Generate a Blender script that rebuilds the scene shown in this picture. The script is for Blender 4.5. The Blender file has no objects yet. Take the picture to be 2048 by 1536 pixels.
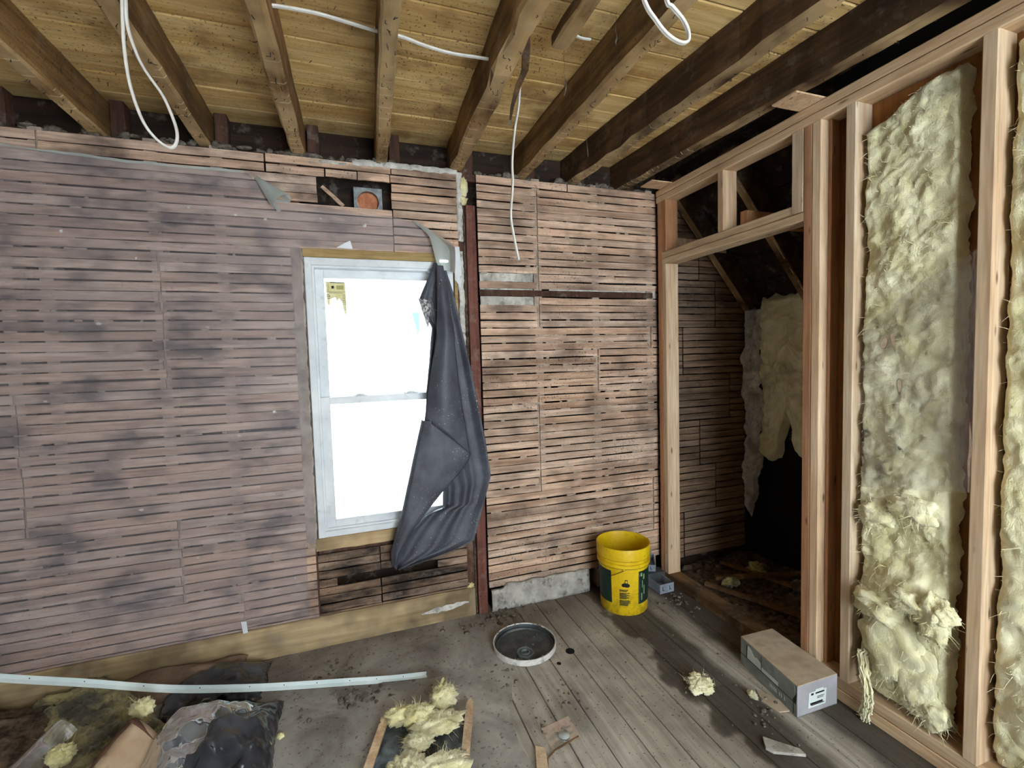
import bpy, math, random
from mathutils import Vector, Matrix, noise

# ---------------------------------------------------------------- camera, sky, light, exposure
S = bpy.context.scene
COL = S.collection
RND = random.Random(7)

cam_d = bpy.data.cameras.new('camera')
cam = bpy.data.objects.new('camera', cam_d)
COL.objects.link(cam)
S.camera = cam
cam_d.sensor_width = 36.0
cam_d.lens = 930.4 / 2048 * 36.0
cam_d.clip_start = 0.02
YAW, PIT, ROL = (math.radians(a) for a in (19.124, 3.335, -1.663))
F = Vector((math.sin(YAW) * math.cos(PIT), math.cos(YAW) * math.cos(PIT), -math.sin(PIT)))
R = Vector((math.cos(YAW), -math.sin(YAW), 0))
U = R.cross(F)
R2 = math.cos(ROL) * R + math.sin(ROL) * U
U2 = -math.sin(ROL) * R + math.cos(ROL) * U
cam.matrix_world = Matrix(((R2.x, U2.x, -F.x, 0.0), (R2.y, U2.y, -F.y, -2.47), (R2.z, U2.z, -F.z, 1.428), (0, 0, 0, 1)))

S.view_settings.view_transform = 'Standard'
S.view_settings.look = 'None'
S.view_settings.gamma = 1.0
S.view_settings.use_curve_mapping = False
S.view_settings.exposure = 0.88
S.cycles.adaptive_threshold = 0.05
S.cycles.max_bounces = 5
S.cycles.diffuse_bounces = 3
S.cycles.glossy_bounces = 2
S.cycles.transmission_bounces = 3
S.cycles.transparent_max_bounces = 8

W = bpy.data.worlds.new('overcast_sky')
S.world = W
W.use_nodes = True
W.node_tree.nodes['Background'].inputs[0].default_value = (0.85, 0.945, 1.0, 1)
W.node_tree.nodes['Background'].inputs[1].default_value = 9.0


# ---------------------------------------------------------------- helpers: materials
def srgb(h):
    h = h.lstrip('#')
    v = [int(h[i:i + 2], 16) / 255 for i in (0, 2, 4)]
    return tuple((c / 12.92 if c <= 0.04045 else ((c + 0.055) / 1.055) ** 2.4) for c in v) + (1.0,)


class NT:
    def __init__(s, name):
        s.m = bpy.data.materials.new(name)
        s.m.use_nodes = True
        s.t = s.m.node_tree
        s.t.nodes.clear()
        s.out = s.t.nodes.new('ShaderNodeOutputMaterial')

    def n(s, typ, ins=None, **props):
        nd = s.t.nodes.new('ShaderNode' + typ)
        for k, v in props.items():
            setattr(nd, k, v)
        for k, v in (ins or {}).items():
            s.put(nd.inputs[k], v)
        return nd

    def put(s, sock, v):
        if isinstance(v, bpy.types.NodeSocket):
            s.t.links.new(v, sock)
        else:
            sock.default_value = v

    def math(s, op, a, b=0.0, clamp=False):
        nd = s.n('Math', {0: a, 1: b}, operation=op, use_clamp=clamp)
        return nd.outputs[0]

    def vmul(s, a, b):
        return s.n('VectorMath', {0: a, 1: b}, operation='MULTIPLY').outputs[0]

    def vadd(s, a, b):
        return s.n('VectorMath', {0: a, 1: b}, operation='ADD').outputs[0]

    def noise(s, vec, scale, detail=4.0, rough=0.55, dist=0.0):
        return s.n('TexNoise', {'Vector': vec, 'Scale': scale, 'Detail': min(detail, 3.0) if detail < 6 else 3.5, 'Roughness': rough, 'Distortion': dist}).outputs[0]

    def ramp(s, fac, lo, hi, a=(0, 0, 0, 1), b=(1, 1, 1, 1)):
        nd = s.n('ValToRGB', {'Fac': fac})
        e = nd.color_ramp.elements
        e[0].position, e[1].position = lo, hi
        e[0].color, e[1].color = a, b
        return nd.outputs[0]

    def mix(s, fac, a, b, mode='MIX'):
        nd = s.n('MixRGB', {'Fac': fac, 'Color1': a, 'Color2': b}, blend_type=mode)
        return nd.outputs[0]

    def done(s, bsdf):
        s.t.links.new(bsdf, s.out.inputs['Surface'])
        return s.m

    def principled(s, **k):
        ren = {'color': 'Base Color', 'rough': 'Roughness', 'metal': 'Metallic', 'normal': 'Normal', 'alpha': 'Alpha',
               'trans': 'Transmission Weight', 'ior': 'IOR', 'spec': 'Specular IOR Level', 'sheen': 'Sheen Weight', 'coat': 'Coat Weight',
               'emit': 'Emission Color', 'estr': 'Emission Strength'}
        return s.n('BsdfPrincipled', {ren[a]: v for a, v in k.items()}).outputs[0]

    def bump(s, h, strength=0.3, dist=0.01):
        return s.n('Bump', {'Height': h, 'Strength': strength, 'Distance': dist}).outputs[0]


AX = {'x': (2.2, 34, 34), 'y': (34, 2.2, 34), 'z': (34, 34, 2.2)}


def wood(name, ca, cb, axis='x', gs=1.0, grime='#2a211c', ga=0.5, gsc=3.0, glo=0.48, ghi=0.72, gstretch=(1, 1, 1), speck=0.0, rough=0.82, bump=0.35,
         var=0.3, stripes=False, dust=0.0, knots=0.0):
    k = NT(name)
    pos = k.n('NewGeometry').outputs['Position']
    rnd = k.n('ObjectInfo').outputs['Random']
    off = k.n('CombineXYZ', {0: k.math('MULTIPLY', rnd, 41.0), 1: k.math('MULTIPLY', rnd, 23.0), 2: k.math('MULTIPLY', rnd, 67.0)}).outputs[0]
    p = k.vadd(pos, off)
    g = k.noise(k.vmul(p, tuple(a * gs for a in AX[axis])), 1.0, 3, 0.62, 0.0)
    col = k.ramp(g, 0.32, 0.68, srgb(ca), srgb(cb))
    fine = k.noise(k.vmul(p, tuple(a * gs * 4.5 for a in AX[axis])), 1.0, 1, 0.6, 0.0)
    col = k.mix(0.35, col, k.ramp(fine, 0.3, 0.7, (0.35, 0.33, 0.31, 1), (1, 1, 1, 1)), 'MULTIPLY')
    if var:
        v = k.math('ADD', k.math('MULTIPLY', rnd, var * 1.3), 1.0 - var)
        r2 = k.math('FRACT', k.math('MULTIPLY', rnd, 17.31))
        vc = k.n('CombineXYZ', {0: v, 1: k.math('MULTIPLY', v, k.math('ADD', k.math('MULTIPLY', r2, 0.1), 0.93)),
                                2: k.math('MULTIPLY', v, k.math('ADD', k.math('MULTIPLY', r2, 0.2), 0.86))}).outputs[0]
        col = k.mix(1.0, col, vc, 'MULTIPLY')
    if ga:
        gm = k.noise(k.vmul(pos, gstretch), gsc, 5, 0.62, 0.0)
        gm = k.ramp(gm, glo, ghi)
        col = k.mix(k.math('MULTIPLY', gm, ga), col, srgb(grime))
    if knots:
        vo = k.n('TexVoronoi', {'Vector': k.vmul(p, tuple(5.0 if a < 5 else 17.0 for a in AX[axis])), 'Scale': 1.0}).outputs['Distance']
        kn = k.ramp(vo, 0.05, 0.13, (1, 1, 1, 1), (0, 0, 0, 1))
        col = k.mix(k.math('MULTIPLY', kn, knots), col, srgb('#4a2a17'))
    if speck:
        sp = k.noise(pos, 105.0, 0, 0.5)
        sp = k.ramp(sp, 0.70, 0.74)
        den = k.ramp(k.noise(pos, 2.1, 1), 0.35, 0.62)
        col = k.mix(k.math('MULTIPLY', k.math('MULTIPLY', sp, den), speck), col, srgb('#17120f'))
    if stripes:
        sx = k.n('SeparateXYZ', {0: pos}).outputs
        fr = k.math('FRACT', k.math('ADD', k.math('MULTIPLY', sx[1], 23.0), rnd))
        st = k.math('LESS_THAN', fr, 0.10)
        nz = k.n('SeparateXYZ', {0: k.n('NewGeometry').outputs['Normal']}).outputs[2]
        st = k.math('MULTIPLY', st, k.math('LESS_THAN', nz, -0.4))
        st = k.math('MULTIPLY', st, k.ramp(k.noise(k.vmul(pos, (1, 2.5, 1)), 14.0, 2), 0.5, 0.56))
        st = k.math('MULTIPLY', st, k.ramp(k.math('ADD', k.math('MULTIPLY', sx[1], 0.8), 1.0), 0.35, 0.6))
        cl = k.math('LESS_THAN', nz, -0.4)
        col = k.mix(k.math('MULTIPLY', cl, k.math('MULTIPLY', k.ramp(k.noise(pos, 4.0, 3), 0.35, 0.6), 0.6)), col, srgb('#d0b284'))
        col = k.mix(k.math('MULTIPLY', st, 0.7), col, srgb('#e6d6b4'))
    if dust:
        dm = k.ramp(k.noise(pos, 14.0, 3, 0.7), 0.55, 0.7)
        col = k.mix(k.math('MULTIPLY', dm, dust), col, srgb('#8f867a'))
    return k.done(k.principled(color=col, rough=rough, spec=0.25))


def plain(name, ca, cb=None, sc=8.0, rough=0.7, bump=0.0, metal=0.0, spec=0.4, dirt=None, da=0.5, dsc=20.0, dlo=0.55, dhi=0.7):
    k = NT(name)
    pos = k.n('NewGeometry').outputs['Position']
    nz = k.noise(pos, sc, 5, 0.6)
    col = k.ramp(nz, 0.35, 0.65, srgb(ca), srgb(cb or ca))
    if dirt:
        col = k.mix(k.math('MULTIPLY', k.ramp(k.noise(pos, dsc, 5, 0.65), dlo, dhi), da), col, srgb(dirt))
    kw = dict(color=col, rough=rough, metal=metal, spec=spec)
    if bump:
        kw['normal'] = k.bump(k.noise(pos, sc * 6, 5, 0.7), bump, 0.006)
    return k.done(k.principled(**kw))


def fibre(name, ca, cb, grey='#77736a', gamt=0.5, gsc=5.0, glo=0.52, ghi=0.7):
    k = NT(name)
    pos = k.n('NewGeometry').outputs['Position']
    col = k.ramp(k.noise(k.vmul(pos, (1, 1, 0.6)), 9.0, 6, 0.65, 0.8), 0.33, 0.68, srgb(ca), srgb(cb))
    col = k.mix(k.math('MULTIPLY', k.ramp(k.noise(pos, gsc, 6, 0.62, 0.5), glo, ghi), gamt), col, srgb(grey))
    h = k.noise(k.vmul(pos, (60, 60, 35)), 1.0, 6, 0.75, 1.5)
    return k.done(k.principled(color=col, rough=0.95, spec=0.05, sheen=0.3, normal=k.bump(h, 0.45, 0.010)))


def film(name, tint='#b9b7b8', haze=0.35, gloss=0.06, rough=0.25, nsc=4.0, rim=0.25):
    """Thin plastic: part clear, part milky, with a glossy skin."""
    k = NT(name)
    pos = k.n('NewGeometry').outputs['Position']
    hz = k.math('MULTIPLY', k.math('ADD', k.math('MULTIPLY', k.noise(pos, nsc, 4, 0.6), 0.9), 0.55), haze, True)
    tr = k.n('BsdfTransparent', {'Color': (0.93, 0.93, 0.94, 1)}).outputs[0]
    df = k.n('BsdfDiffuse', {'Color': srgb(tint)}).outputs[0]
    tl = k.n('BsdfTranslucent', {'Color': srgb(tint)}).outputs[0]
    milk = k.n('MixShader', {0: 0.35, 1: df, 2: tl}).outputs[0]
    a = k.n('MixShader', {0: hz, 1: tr, 2: milk}).outputs[0]
    gl = k.n('BsdfGlossy', {'Color': (1, 1, 1, 1), 'Roughness': rough}).outputs[0]
    fr = k.n('LayerWeight', {'Blend': rim}).outputs['Fresnel']
    fr = k.math('ADD', k.math('MULTIPLY', fr, 0.6), gloss, True)
    return k.done(k.n('MixShader', {0: fr, 1: a, 2: gl}).outputs[0])


M = {}
M['lath'] = wood('lath_wood', '#ad8e78', '#e6c8b2', 'x', 1.0, '#40332c', 0.74, 3.4, 0.46, 0.69, (0.9, 1, 1.5), speck=0.6, var=0.24, dust=0.45)
M['lath_left'] = wood('lath_wood_stained', '#a98d7d', '#dfc4b1', 'x', 1.0, '#2b2729', 0.74, 4.0, 0.48, 0.66, (0.9, 1, 1.6), speck=0.3, var=0.16, dust=0.2)
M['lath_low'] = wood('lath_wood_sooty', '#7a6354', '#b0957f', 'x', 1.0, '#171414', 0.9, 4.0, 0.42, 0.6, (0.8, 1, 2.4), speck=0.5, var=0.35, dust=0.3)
M['lath_closet_shaded'] = wood('lath_wood_closet_shaded', '#76604f', '#a88e79', 'x', 1.0, '#2a2320', 0.55, 3.0, 0.47, 0.70, (0.9, 1, 1.6), speck=0.5, var=0.2, dust=0.2)  # same lath wood, the closet's shade put into its darker colours
M['sheath'] = wood('old_sheathing', '#1d1613', '#3a2a22', 'x', 0.6, '#0c0a09', 0.6, dust=0.3)
M['old_stud'] = wood('old_red_stud', '#45302a', '#6a4c3e', 'z', 0.8, '#1f1714', 0.6, 6.0, dust=0.35)
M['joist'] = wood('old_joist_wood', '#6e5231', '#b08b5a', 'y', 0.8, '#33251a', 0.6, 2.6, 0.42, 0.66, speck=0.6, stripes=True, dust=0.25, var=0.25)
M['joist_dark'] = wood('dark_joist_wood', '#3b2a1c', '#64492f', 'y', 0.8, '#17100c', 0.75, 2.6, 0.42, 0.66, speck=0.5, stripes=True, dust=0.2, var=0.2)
M['ceil'] = wood('ceiling_board_wood', '#cfa765', '#f0d094', 'x', 0.7, '#6a4522', 0.6, 5.0, 0.50, 0.68, speck=0.7, var=0.22)
M['new'] = wood('new_framing_lumber', '#c8a887', '#e6cfb1', 'z', 0.7, '#977350', 0.25, 4.0, 0.5, 0.75, (2, 2, 0.5), var=0.2, bump=0.15, knots=0.8)
M['new_y'] = wood('new_plate_lumber', '#c0a07c', '#dfc6a5', 'y', 0.7, '#8a6a48', 0.3, 4.0, 0.5, 0.75, var=0.15, bump=0.15, knots=0.7)
M['new_red'] = wood('new_reddish_lumber', '#ac7a58', '#cc9d77', 'z', 0.7, '#6b3f24', 0.3, 4.0, var=0.15, bump=0.15, knots=0.7)
M['ply'] = wood('brown_plywood', '#8d5a30', '#b57c47', 'z', 0.5, '#57341b', 0.5, 5.0, var=0.1)
M['batten'] = wood('red_brown_batten', '#603a32', '#80564d', 'z', 0.6, '#2b1613', 0.35, 9.0, speck=0.5, dust=0.35, var=0.1)
M['floor'] = wood('worn_floorboard', '#6d6155', '#93877a', 'y', 0.7, '#3a332d', 0.55, 2.4, 0.45, 0.7, speck=0.8, var=0.2, dust=0.5, rough=0.7)
M['yellow_wood'] = wood('yellow_window_wood', '#9c8456', '#b89d6e', 'x', 0.9, '#6a4a22', 0.3, 9.0, var=0.0)
M['base'] = wood('yellowed_baseboard', '#ac9570', '#d2bc95', 'x', 0.4, '#5a4a38', 0.75, 3.2, 0.42, 0.62, var=0.1, dust=0.35, bump=0.15)
M['plaster'] = plain('rough_plaster', '#8e8a84', '#b9b5ad', 14, 0.95, 0.8, dirt='#3d3833', da=0.8, dsc=16)
M['plaster_white'] = plain('white_plaster_crust', '#a9a6a0', '#d5d2cb', 18, 0.95, 0.8, dirt='#5a534b', da=0.7, dsc=22)
M['casing_dust'] = plain('dusty_casing', '#85766a', '#b3a394', 12, 1.0, 0.5, dirt='#4d443d', da=.6, dsc=9)
M['dust'] = plain('grey_dust', '#57514a', '#8b8377', 40, 1.0, 0.9, spec=0.05)
M['dirt'] = plain('brown_dirt', '#3d332b', '#6f5f50', 30, 1.0, 0.9, spec=0.05)
M['vinyl'] = plain('white_vinyl', '#c9ced3', '#dfe3e6', 6, 0.35, 0.0, dirt='#8d8f92', da=0.35, dsc=14, dlo=0.6, dhi=0.75)
M['galv'] = plain('galvanised_steel', '#6f7579', '#90979b', 30, 0.45, 0.0, metal=0.7)
M['cable'] = plain('white_cable', '#cfcbc4', '#e2ded8', 20, 0.5)
M['batt'] = fibre('yellow_glass_wool', '#cfc796', '#f4efcf', '#86816f', 0.7, 3.6, 0.56, 0.74)
M['batt_bright'] = fibre('bright_glass_wool', '#d0c68a', '#f5efc4', '#7d7562', 0.4, 9.0)
M['batt_dirty'] = fibre('dirty_glass_wool', '#7d754f', '#bdb27c', '#33302b', 0.9, 8.0, 0.42, 0.60)
M['wool_white'] = fibre('grey_white_wool', '#8f8c84', '#d8d5cc', '#4b4842', 0.5, 30.0)
M['metal'] = plain('aluminium_strip', '#c6d6d8', '#e2eeee', 5, 0.4, 0.0, metal=0.1)
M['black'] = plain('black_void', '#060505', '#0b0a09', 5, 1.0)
M['film'] = film('milky_vapour_film', '#bdb7c2', 0.25, 0.012, 0.4, 3.0)
M['film_flap'] = film('pale_film_flap', '#c4cdc9', 0.80, 0.03, 0.35, 6.0)
M['clear'] = film('clear_poly_film', '#cfcdc6', 0.07, 0.06, 0.07, 8.0, 0.35)
M['clear_scrap'] = film('clear_scrap_film', '#cfd6d6', 0.16, 0.02, 0.15, 8.0, 0.25)
M['bag'] = film('dark_translucent_bag', '#17181c', 1.6, 0.06, 0.12, 6.0, 0.35)
M['print'] = plain('dark_print', '#16201b', '#1d2822', 30, 0.6)
M['blackmark'] = plain('black_ink', '#141414', None, 5, 0.6)

# ---------------------------------------------------------------- helpers: meshes
class MB:
    def __init__(s):
        s.v, s.f = [], []

    def add(s, vs, fs):
        o = len(s.v)
        s.v += [tuple(v) for v in vs]
        s.f += [tuple(i + o for i in f) for f in fs]
        return s

    def box(s, x0, x1, y0, y1, z0, z1):
        return s.add([(x0, y0, z0), (x1, y0, z0), (x1, y1, z0), (x0, y1, z0), (x0, y0, z1), (x1, y0, z1), (x1, y1, z1), (x0, y1, z1)],
                     [(0, 3, 2, 1), (4, 5, 6, 7), (0, 1, 5, 4), (1, 2, 6, 5), (2, 3, 7, 6), (3, 0, 4, 7)])

    def hexa(s, b, t):
        return s.add(list(b) + list(t), [(0, 3, 2, 1), (4, 5, 6, 7), (0, 1, 5, 4), (1, 2, 6, 5), (2, 3, 7, 6), (3, 0, 4, 7)])

    def bar(s, axis, a0, a1, b0, b1, c0, c1, ch=0.003, seg=1, jit=0.0, seed=0):
        """Chamfered timber along one axis; b, c are the two cross axes in cyclic order."""
        r = random.Random(seed)
        sec = [(b0 + ch, c0), (b1 - ch, c0), (b1, c0 + ch), (b1, c1 - ch), (b1 - ch, c1), (b0 + ch, c1), (b0, c1 - ch), (b0, c0 + ch)]
        vs = []
        for i in range(seg + 1):
            a = a0 + (a1 - a0) * i / seg
            d = [(r.uniform(-jit, jit), r.uniform(-jit, jit)) for _ in range(4)]
            for j, (b, c) in enumerate(sec):
                q = d[j // 2]
                p = (a, b + q[0], c + q[1])
                vs.append({'x': p, 'y': (p[2], p[0], p[1]), 'z': (p[1], p[2], p[0])}[axis])
        fs = [tuple(range(7, -1, -1)), tuple(seg * 8 + j for j in range(8))]
        for i in range(seg):
            for j in range(8):
                k = (j + 1) % 8
                fs.append((i * 8 + j, i * 8 + k, (i + 1) * 8 + k, (i + 1) * 8 + j))
        return s.add(vs, fs)

    def tube(s, pts, r, n=8, cap=True):
        P = [Vector(p) for p in pts]
        rs = r if isinstance(r, (list, tuple)) else [r] * len(P)
        vs = []
        prev = None
        for i, p in enumerate(P):
            t = (P[min(i + 1, len(P) - 1)] - P[max(i - 1, 0)]).normalized()
            u = t.cross(Vector((0, 0, 1))) if prev is None else prev - t * prev.dot(t)
            if u.length < 1e-4:
                u = t.cross(Vector((0, 1, 0)))
            u.normalize()
            prev = u
            w = t.cross(u)
            for j in range(n):
                a = 2 * math.pi * j / n
                vs.append(p + rs[i] * (u * math.cos(a) + w * math.sin(a)))
        fs = []
        for i in range(len(P) - 1):
            for j in range(n):
                k = (j + 1) % n
                fs.append((i * n + j, i * n + k, (i + 1) * n + k, (i + 1) * n + j))
        if cap:
            fs += [tuple(range(n - 1, -1, -1)), tuple((len(P) - 1) * n + j for j in range(n))]
        return s.add(vs, fs)

    def grid(s, G, flip=False):
        nu, nv = len(G), len(G[0])
        vs = [p for row in G for p in row]
        fs = []
        for i in range(nu - 1):
            for j in range(nv - 1):
                q = (i * nv + j, i * nv + j + 1, (i + 1) * nv + j + 1, (i + 1) * nv + j)
                fs.append(q[::-1] if flip else q)
        return s.add(vs, fs)

    def lathe(s, prof, n=48, cx=0, cy=0, cz=0, a0=0.0, a1=2 * math.pi):
        full = abs(a1 - a0 - 2 * math.pi) < 1e-6
        m = n if full else n + 1
        vs = []
        for i in range(m):
            a = a0 + (a1 - a0) * i / n
            for r, z in prof:
                vs.append((cx + r * math.cos(a), cy + r * math.sin(a), cz + z))
        k = len(prof)
        fs = []
        for i in range(n):
            i2 = (i + 1) % m
            for j in range(k - 1):
                fs.append((i * k + j, i2 * k + j, i2 * k + j + 1, i * k + j + 1))
        return s.add(vs, fs)

    def poly(s, pts, thick):
        """Flat outline given as 3-D points, extruded by the vector thick."""
        n = len(pts)
        t = Vector(thick)
        vs = [Vector(p) for p in pts] + [Vector(p) + t for p in pts]
        fs = [tuple(range(n)), tuple(range(2 * n - 1, n - 1, -1))]
        for i in range(n):
            j = (i + 1) % n
            fs.append((i, i + n, j + n, j))
        return s.add(vs, fs)

    def blob(s, c, rad, seed, amp=0.3, freq=2.0, nu=24, nv=16, flat=None):
        """A lumpy closed ball; flat cuts it off below that height."""
        G = []
        off = Vector((seed * 3.7, seed * 1.3, seed * 7.1))
        vs, fs = [], []
        for i in range(nv + 1):
            th = math.pi * i / nv
            for j in range(nu):
                ph = 2 * math.pi * j / nu
                d = Vector((math.sin(th) * math.cos(ph), math.sin(th) * math.sin(ph), math.cos(th)))
                k = 1 + amp * noise.fractal(d * freq + off, 0.9, 2.1, 4)
                p = Vector((c[0] + d.x * rad[0] * k, c[1] + d.y * rad[1] * k, c[2] + d.z * rad[2] * k))
                if flat is not None and p.z < flat:
                    p.z = flat
                vs.append(p)
        for i in range(nv):
            for j in range(nu):
                k = (j + 1) % nu
                fs.append((i * nu + j, (i + 1) * nu + j, (i + 1) * nu + k, i * nu + k))
        return s.add(vs, fs)

    def mesh(s, name, smooth=False):
        me = bpy.data.meshes.new(name)
        me.from_pydata(s.v, [], s.f)
        me.update()
        if smooth:
            me.polygons.foreach_set('use_smooth', [True] * len(me.polygons))
        if smooth == 'sharp':
            me.set_sharp_from_angle(angle=math.radians(38))
        return me


def obj(name, mb, mat, parent=None, smooth=False, loc=None, rot=None, scale=None):
    me = mb.mesh(name, smooth) if isinstance(mb, MB) else mb
    if mat is not None and not me.materials:
        me.materials.append(M[mat] if isinstance(mat, str) else mat)
    o = bpy.data.objects.new(name, me)
    if loc: o.location = loc
    if rot: o.rotation_euler = rot
    if scale: o.scale = scale
    if parent: o.parent = parent
    COL.objects.link(o)
    return o


def tag(o, label, cat, group=None, kind=None):
    o['label'] = label
    o['category'] = cat
    if group: o['group'] = group
    if kind: o['kind'] = kind
    return o


def thing(name, label, cat, loc=(0, 0, 0), rz=0.0, group=None, kind=None):
    o = bpy.data.objects.new(name, None)
    o.location = loc
    o.rotation_euler = (0, 0, rz)
    o.empty_display_size = 0.05
    COL.objects.link(o)
    return tag(o, label, cat, group, kind)


def solid(o, t, off=1.0):
    m = o.modifiers.new('thickness', 'SOLIDIFY')
    m.thickness = t
    m.offset = off
    return o


def lerp(tab, x):
    """Piecewise linear table [(x, y), ...]."""
    if x <= tab[0][0]: return tab[0][1]
    for (a, b), (c, d) in zip(tab, tab[1:]):
        if x <= c:
            return b + (d - b) * (x - a) / (c - a)
    return tab[-1][1]


def fr(x, y, z, f=1.0, o=0.0, octv=4):
    return noise.fractal(Vector((x * f + o, y * f + o * 1.7, z * f - o)), 0.9, 2.1, octv)


def smooth_path(pts, n=6):
    P = [Vector(p) for p in pts]
    out = []
    for i in range(len(P) - 1):
        a, b, c, d = P[max(i - 1, 0)], P[i], P[i + 1], P[min(i + 2, len(P) - 1)]
        for k in range(n):
            t = k / n
            out.append(0.5 * ((2 * b) + (c - a) * t + (2 * a - 5 * b + 4 * c - d) * t * t + (3 * b - a - 3 * c + d) * t ** 3))
    out.append(P[-1])
    return out


def fuzz(name, parent, points, length, mat, seed=1, width=0.0009, droop=0.3, n=3):
    """Loose fibres: thin bent ribbons standing on the given (point, normal) list, one mesh."""
    r = random.Random(seed)
    mb = MB()
    for p, nrm in points:
        p, nrm = Vector(p), Vector(nrm)
        d = (nrm + Vector((r.gauss(0, .6), r.gauss(0, .6), r.gauss(0, .6)))).normalized()
        L = length * r.uniform(.4, 1.3)
        side = d.cross(Vector((r.uniform(-1, 1), r.uniform(-1, 1), r.uniform(-1, 1)))).normalized() * width
        bend = Vector((r.gauss(0, .5), r.gauss(0, .5), r.gauss(0, .5) - droop)) * L
        row = []
        for i in range(n + 1):
            t = i / n
            c = p + d * L * t + bend * t * t
            row.append([c - side * (1 - t * .7), c + side * (1 - t * .7)])
        mb.grid(row)
    o = obj(name, mb, mat, parent)
    o['kind'] = 'stuff'
    return o


# ---------------------------------------------------------------- the room: floor
floor = thing('floor', 'worn grey board floor with dirt stains and a darker lane', 'floor', kind='structure')
k = NT('floorboard_stained')
pos = k.n('NewGeometry').outputs['Position']
rnd = k.n('ObjectInfo').outputs['Random']
sep = k.n('SeparateXYZ', {0: pos}).outputs
g = k.noise(k.vmul(k.vadd(pos, k.n('CombineXYZ', {0: k.math('MULTIPLY', rnd, 31), 1: k.math('MULTIPLY', rnd, 57), 2: rnd}).outputs[0]), (40, 2.5, 40)), 1.0, 5, 0.62, 0.5)
col = k.ramp(g, 0.32, 0.7, srgb('#a19b90'), srgb('#cbc5ba'))
col = k.mix(1.0, col, k.ramp(rnd, 0.0, 1.0, (0.8, 0.79, 0.77, 1), (1, 1, 1, 1)), 'MULTIPLY')
gm = k.ramp(k.noise(pos, 3.0, 6, 0.65, 0.3), 0.42, 0.7)
col = k.mix(k.math('MULTIPLY', gm, 0.55), col, srgb('#4d443c'))
# dark lane beside the partition, with scalloped edge, a paler strip inside it
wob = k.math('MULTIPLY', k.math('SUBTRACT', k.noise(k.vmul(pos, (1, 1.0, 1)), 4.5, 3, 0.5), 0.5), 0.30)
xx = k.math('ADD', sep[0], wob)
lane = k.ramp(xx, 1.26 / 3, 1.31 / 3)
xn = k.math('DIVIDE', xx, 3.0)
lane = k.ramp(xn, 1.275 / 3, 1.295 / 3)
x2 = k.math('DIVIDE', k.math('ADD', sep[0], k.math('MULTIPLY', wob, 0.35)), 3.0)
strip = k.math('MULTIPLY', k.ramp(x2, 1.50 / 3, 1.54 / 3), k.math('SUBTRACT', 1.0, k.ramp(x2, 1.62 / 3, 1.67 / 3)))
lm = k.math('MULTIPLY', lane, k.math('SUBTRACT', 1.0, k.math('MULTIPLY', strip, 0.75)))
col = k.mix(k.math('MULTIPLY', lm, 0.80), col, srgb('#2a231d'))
# brown staining in the corner below the lath wall
cn = k.math('MULTIPLY', k.ramp(k.math('ADD', sep[1], k.math('MULTIPLY', wob, 1.2)), 0.0, 1.0), 1.0)
yb = k.ramp(k.math('DIVIDE', k.math('ADD', k.math('ADD', sep[1], 1.0), wob), 2.0), 0.28, 0.46)
col = k.mix(k.math('MULTIPLY', yb, 0.55), col, srgb('#4a3a2f'))
sp = k.ramp(k.noise(pos, 90.0, 2, 0.5), 0.66, 0.70)
col = k.mix(k.math('MULTIPLY', sp, 0.7), col, srgb('#2b241e'))
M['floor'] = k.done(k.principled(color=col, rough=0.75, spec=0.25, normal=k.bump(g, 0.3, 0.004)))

x = -2.3
pi = 0
ends = {}
HOLES = [(0.941, -0.499, 0.022), (0.853, -0.562, 0.010)]
while x < 1.99:
    w = 0.125
    y0 = -4.3
    cuts = [RND.uniform(-0.45, -0.25) if pi % 3 == 0 else RND.uniform(-2.6, -0.7)]
    segs = [(-4.3, cuts[0]), (cuts[0], 0.10)]
    for a, b in segs:
        dz = RND.uniform(-0.0012, 0.0)
        mb = MB().bar('y', a + 0.0008, b - 0.0008, -0.022 + dz, dz, x + 0.0018, x + w - 0.0018, 0.002)
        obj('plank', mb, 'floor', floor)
    x += w
    pi += 1
obj('subfloor', MB().box(-2.3, 2.7, -4.3, 0.12, -0.06, -0.024), 'black', floor)
for hx, hy, hr in HOLES:       # two knot holes / pipe holes through the boards
    o = obj('floor_hole', MB().lathe([(hr, -0.001), (hr, 0.0012), (0.0, 0.0012)], 20, hx, hy, 0), 'black', floor)
    o['label'] = 'dark round hole bored through the floorboards'

# old felt paper left on the boards on the window side
k = NT('old_floor_paper')
pos = k.n('NewGeometry').outputs['Position']
col = k.ramp(k.noise(pos, 3.5, 6, 0.65, 0.5), 0.35, 0.68, srgb('#7d7873'), srgb('#bab6b0'))
br = k.n('TexBrick', {'Vector': k.vmul(k.vadd(pos, (0.03, 0.05, 0)), (1, 1, 1)), 'Color1': (1, 1, 1, 1), 'Color2': (0.25, 0.25, 0.25, 1), 'Mortar': (.7, .7, .7, 1), 'Scale': 5.0,
                         'Mortar Size': 0.0, 'Bias': -0.2}).outputs[0]
pm = k.math('MULTIPLY', k.ramp(k.noise(pos, 4.2, 4, 0.6), 0.5, 0.6), k.n('SeparateXYZ', {0: br}).outputs[0])
yy = k.n('SeparateXYZ', {0: pos}).outputs[1]
pm = k.math('MULTIPLY', pm, k.math('LESS_THAN', yy, -0.45))
col = k.mix(k.math('MULTIPLY', pm, 0.5), col, srgb('#b3aea4'))
yb = k.ramp(k.math('DIVIDE', k.math('ADD', yy, 1.0), 2.0), 0.30, 0.47)
col = k.mix(k.math('MULTIPLY', yb, 0.42), col, srgb('#54483f'))
col = k.mix(k.math('MULTIPLY', k.ramp(k.noise(pos, 60.0, 3, 0.6), 0.6, 0.68), 0.6), col, srgb('#3a332c'))
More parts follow.
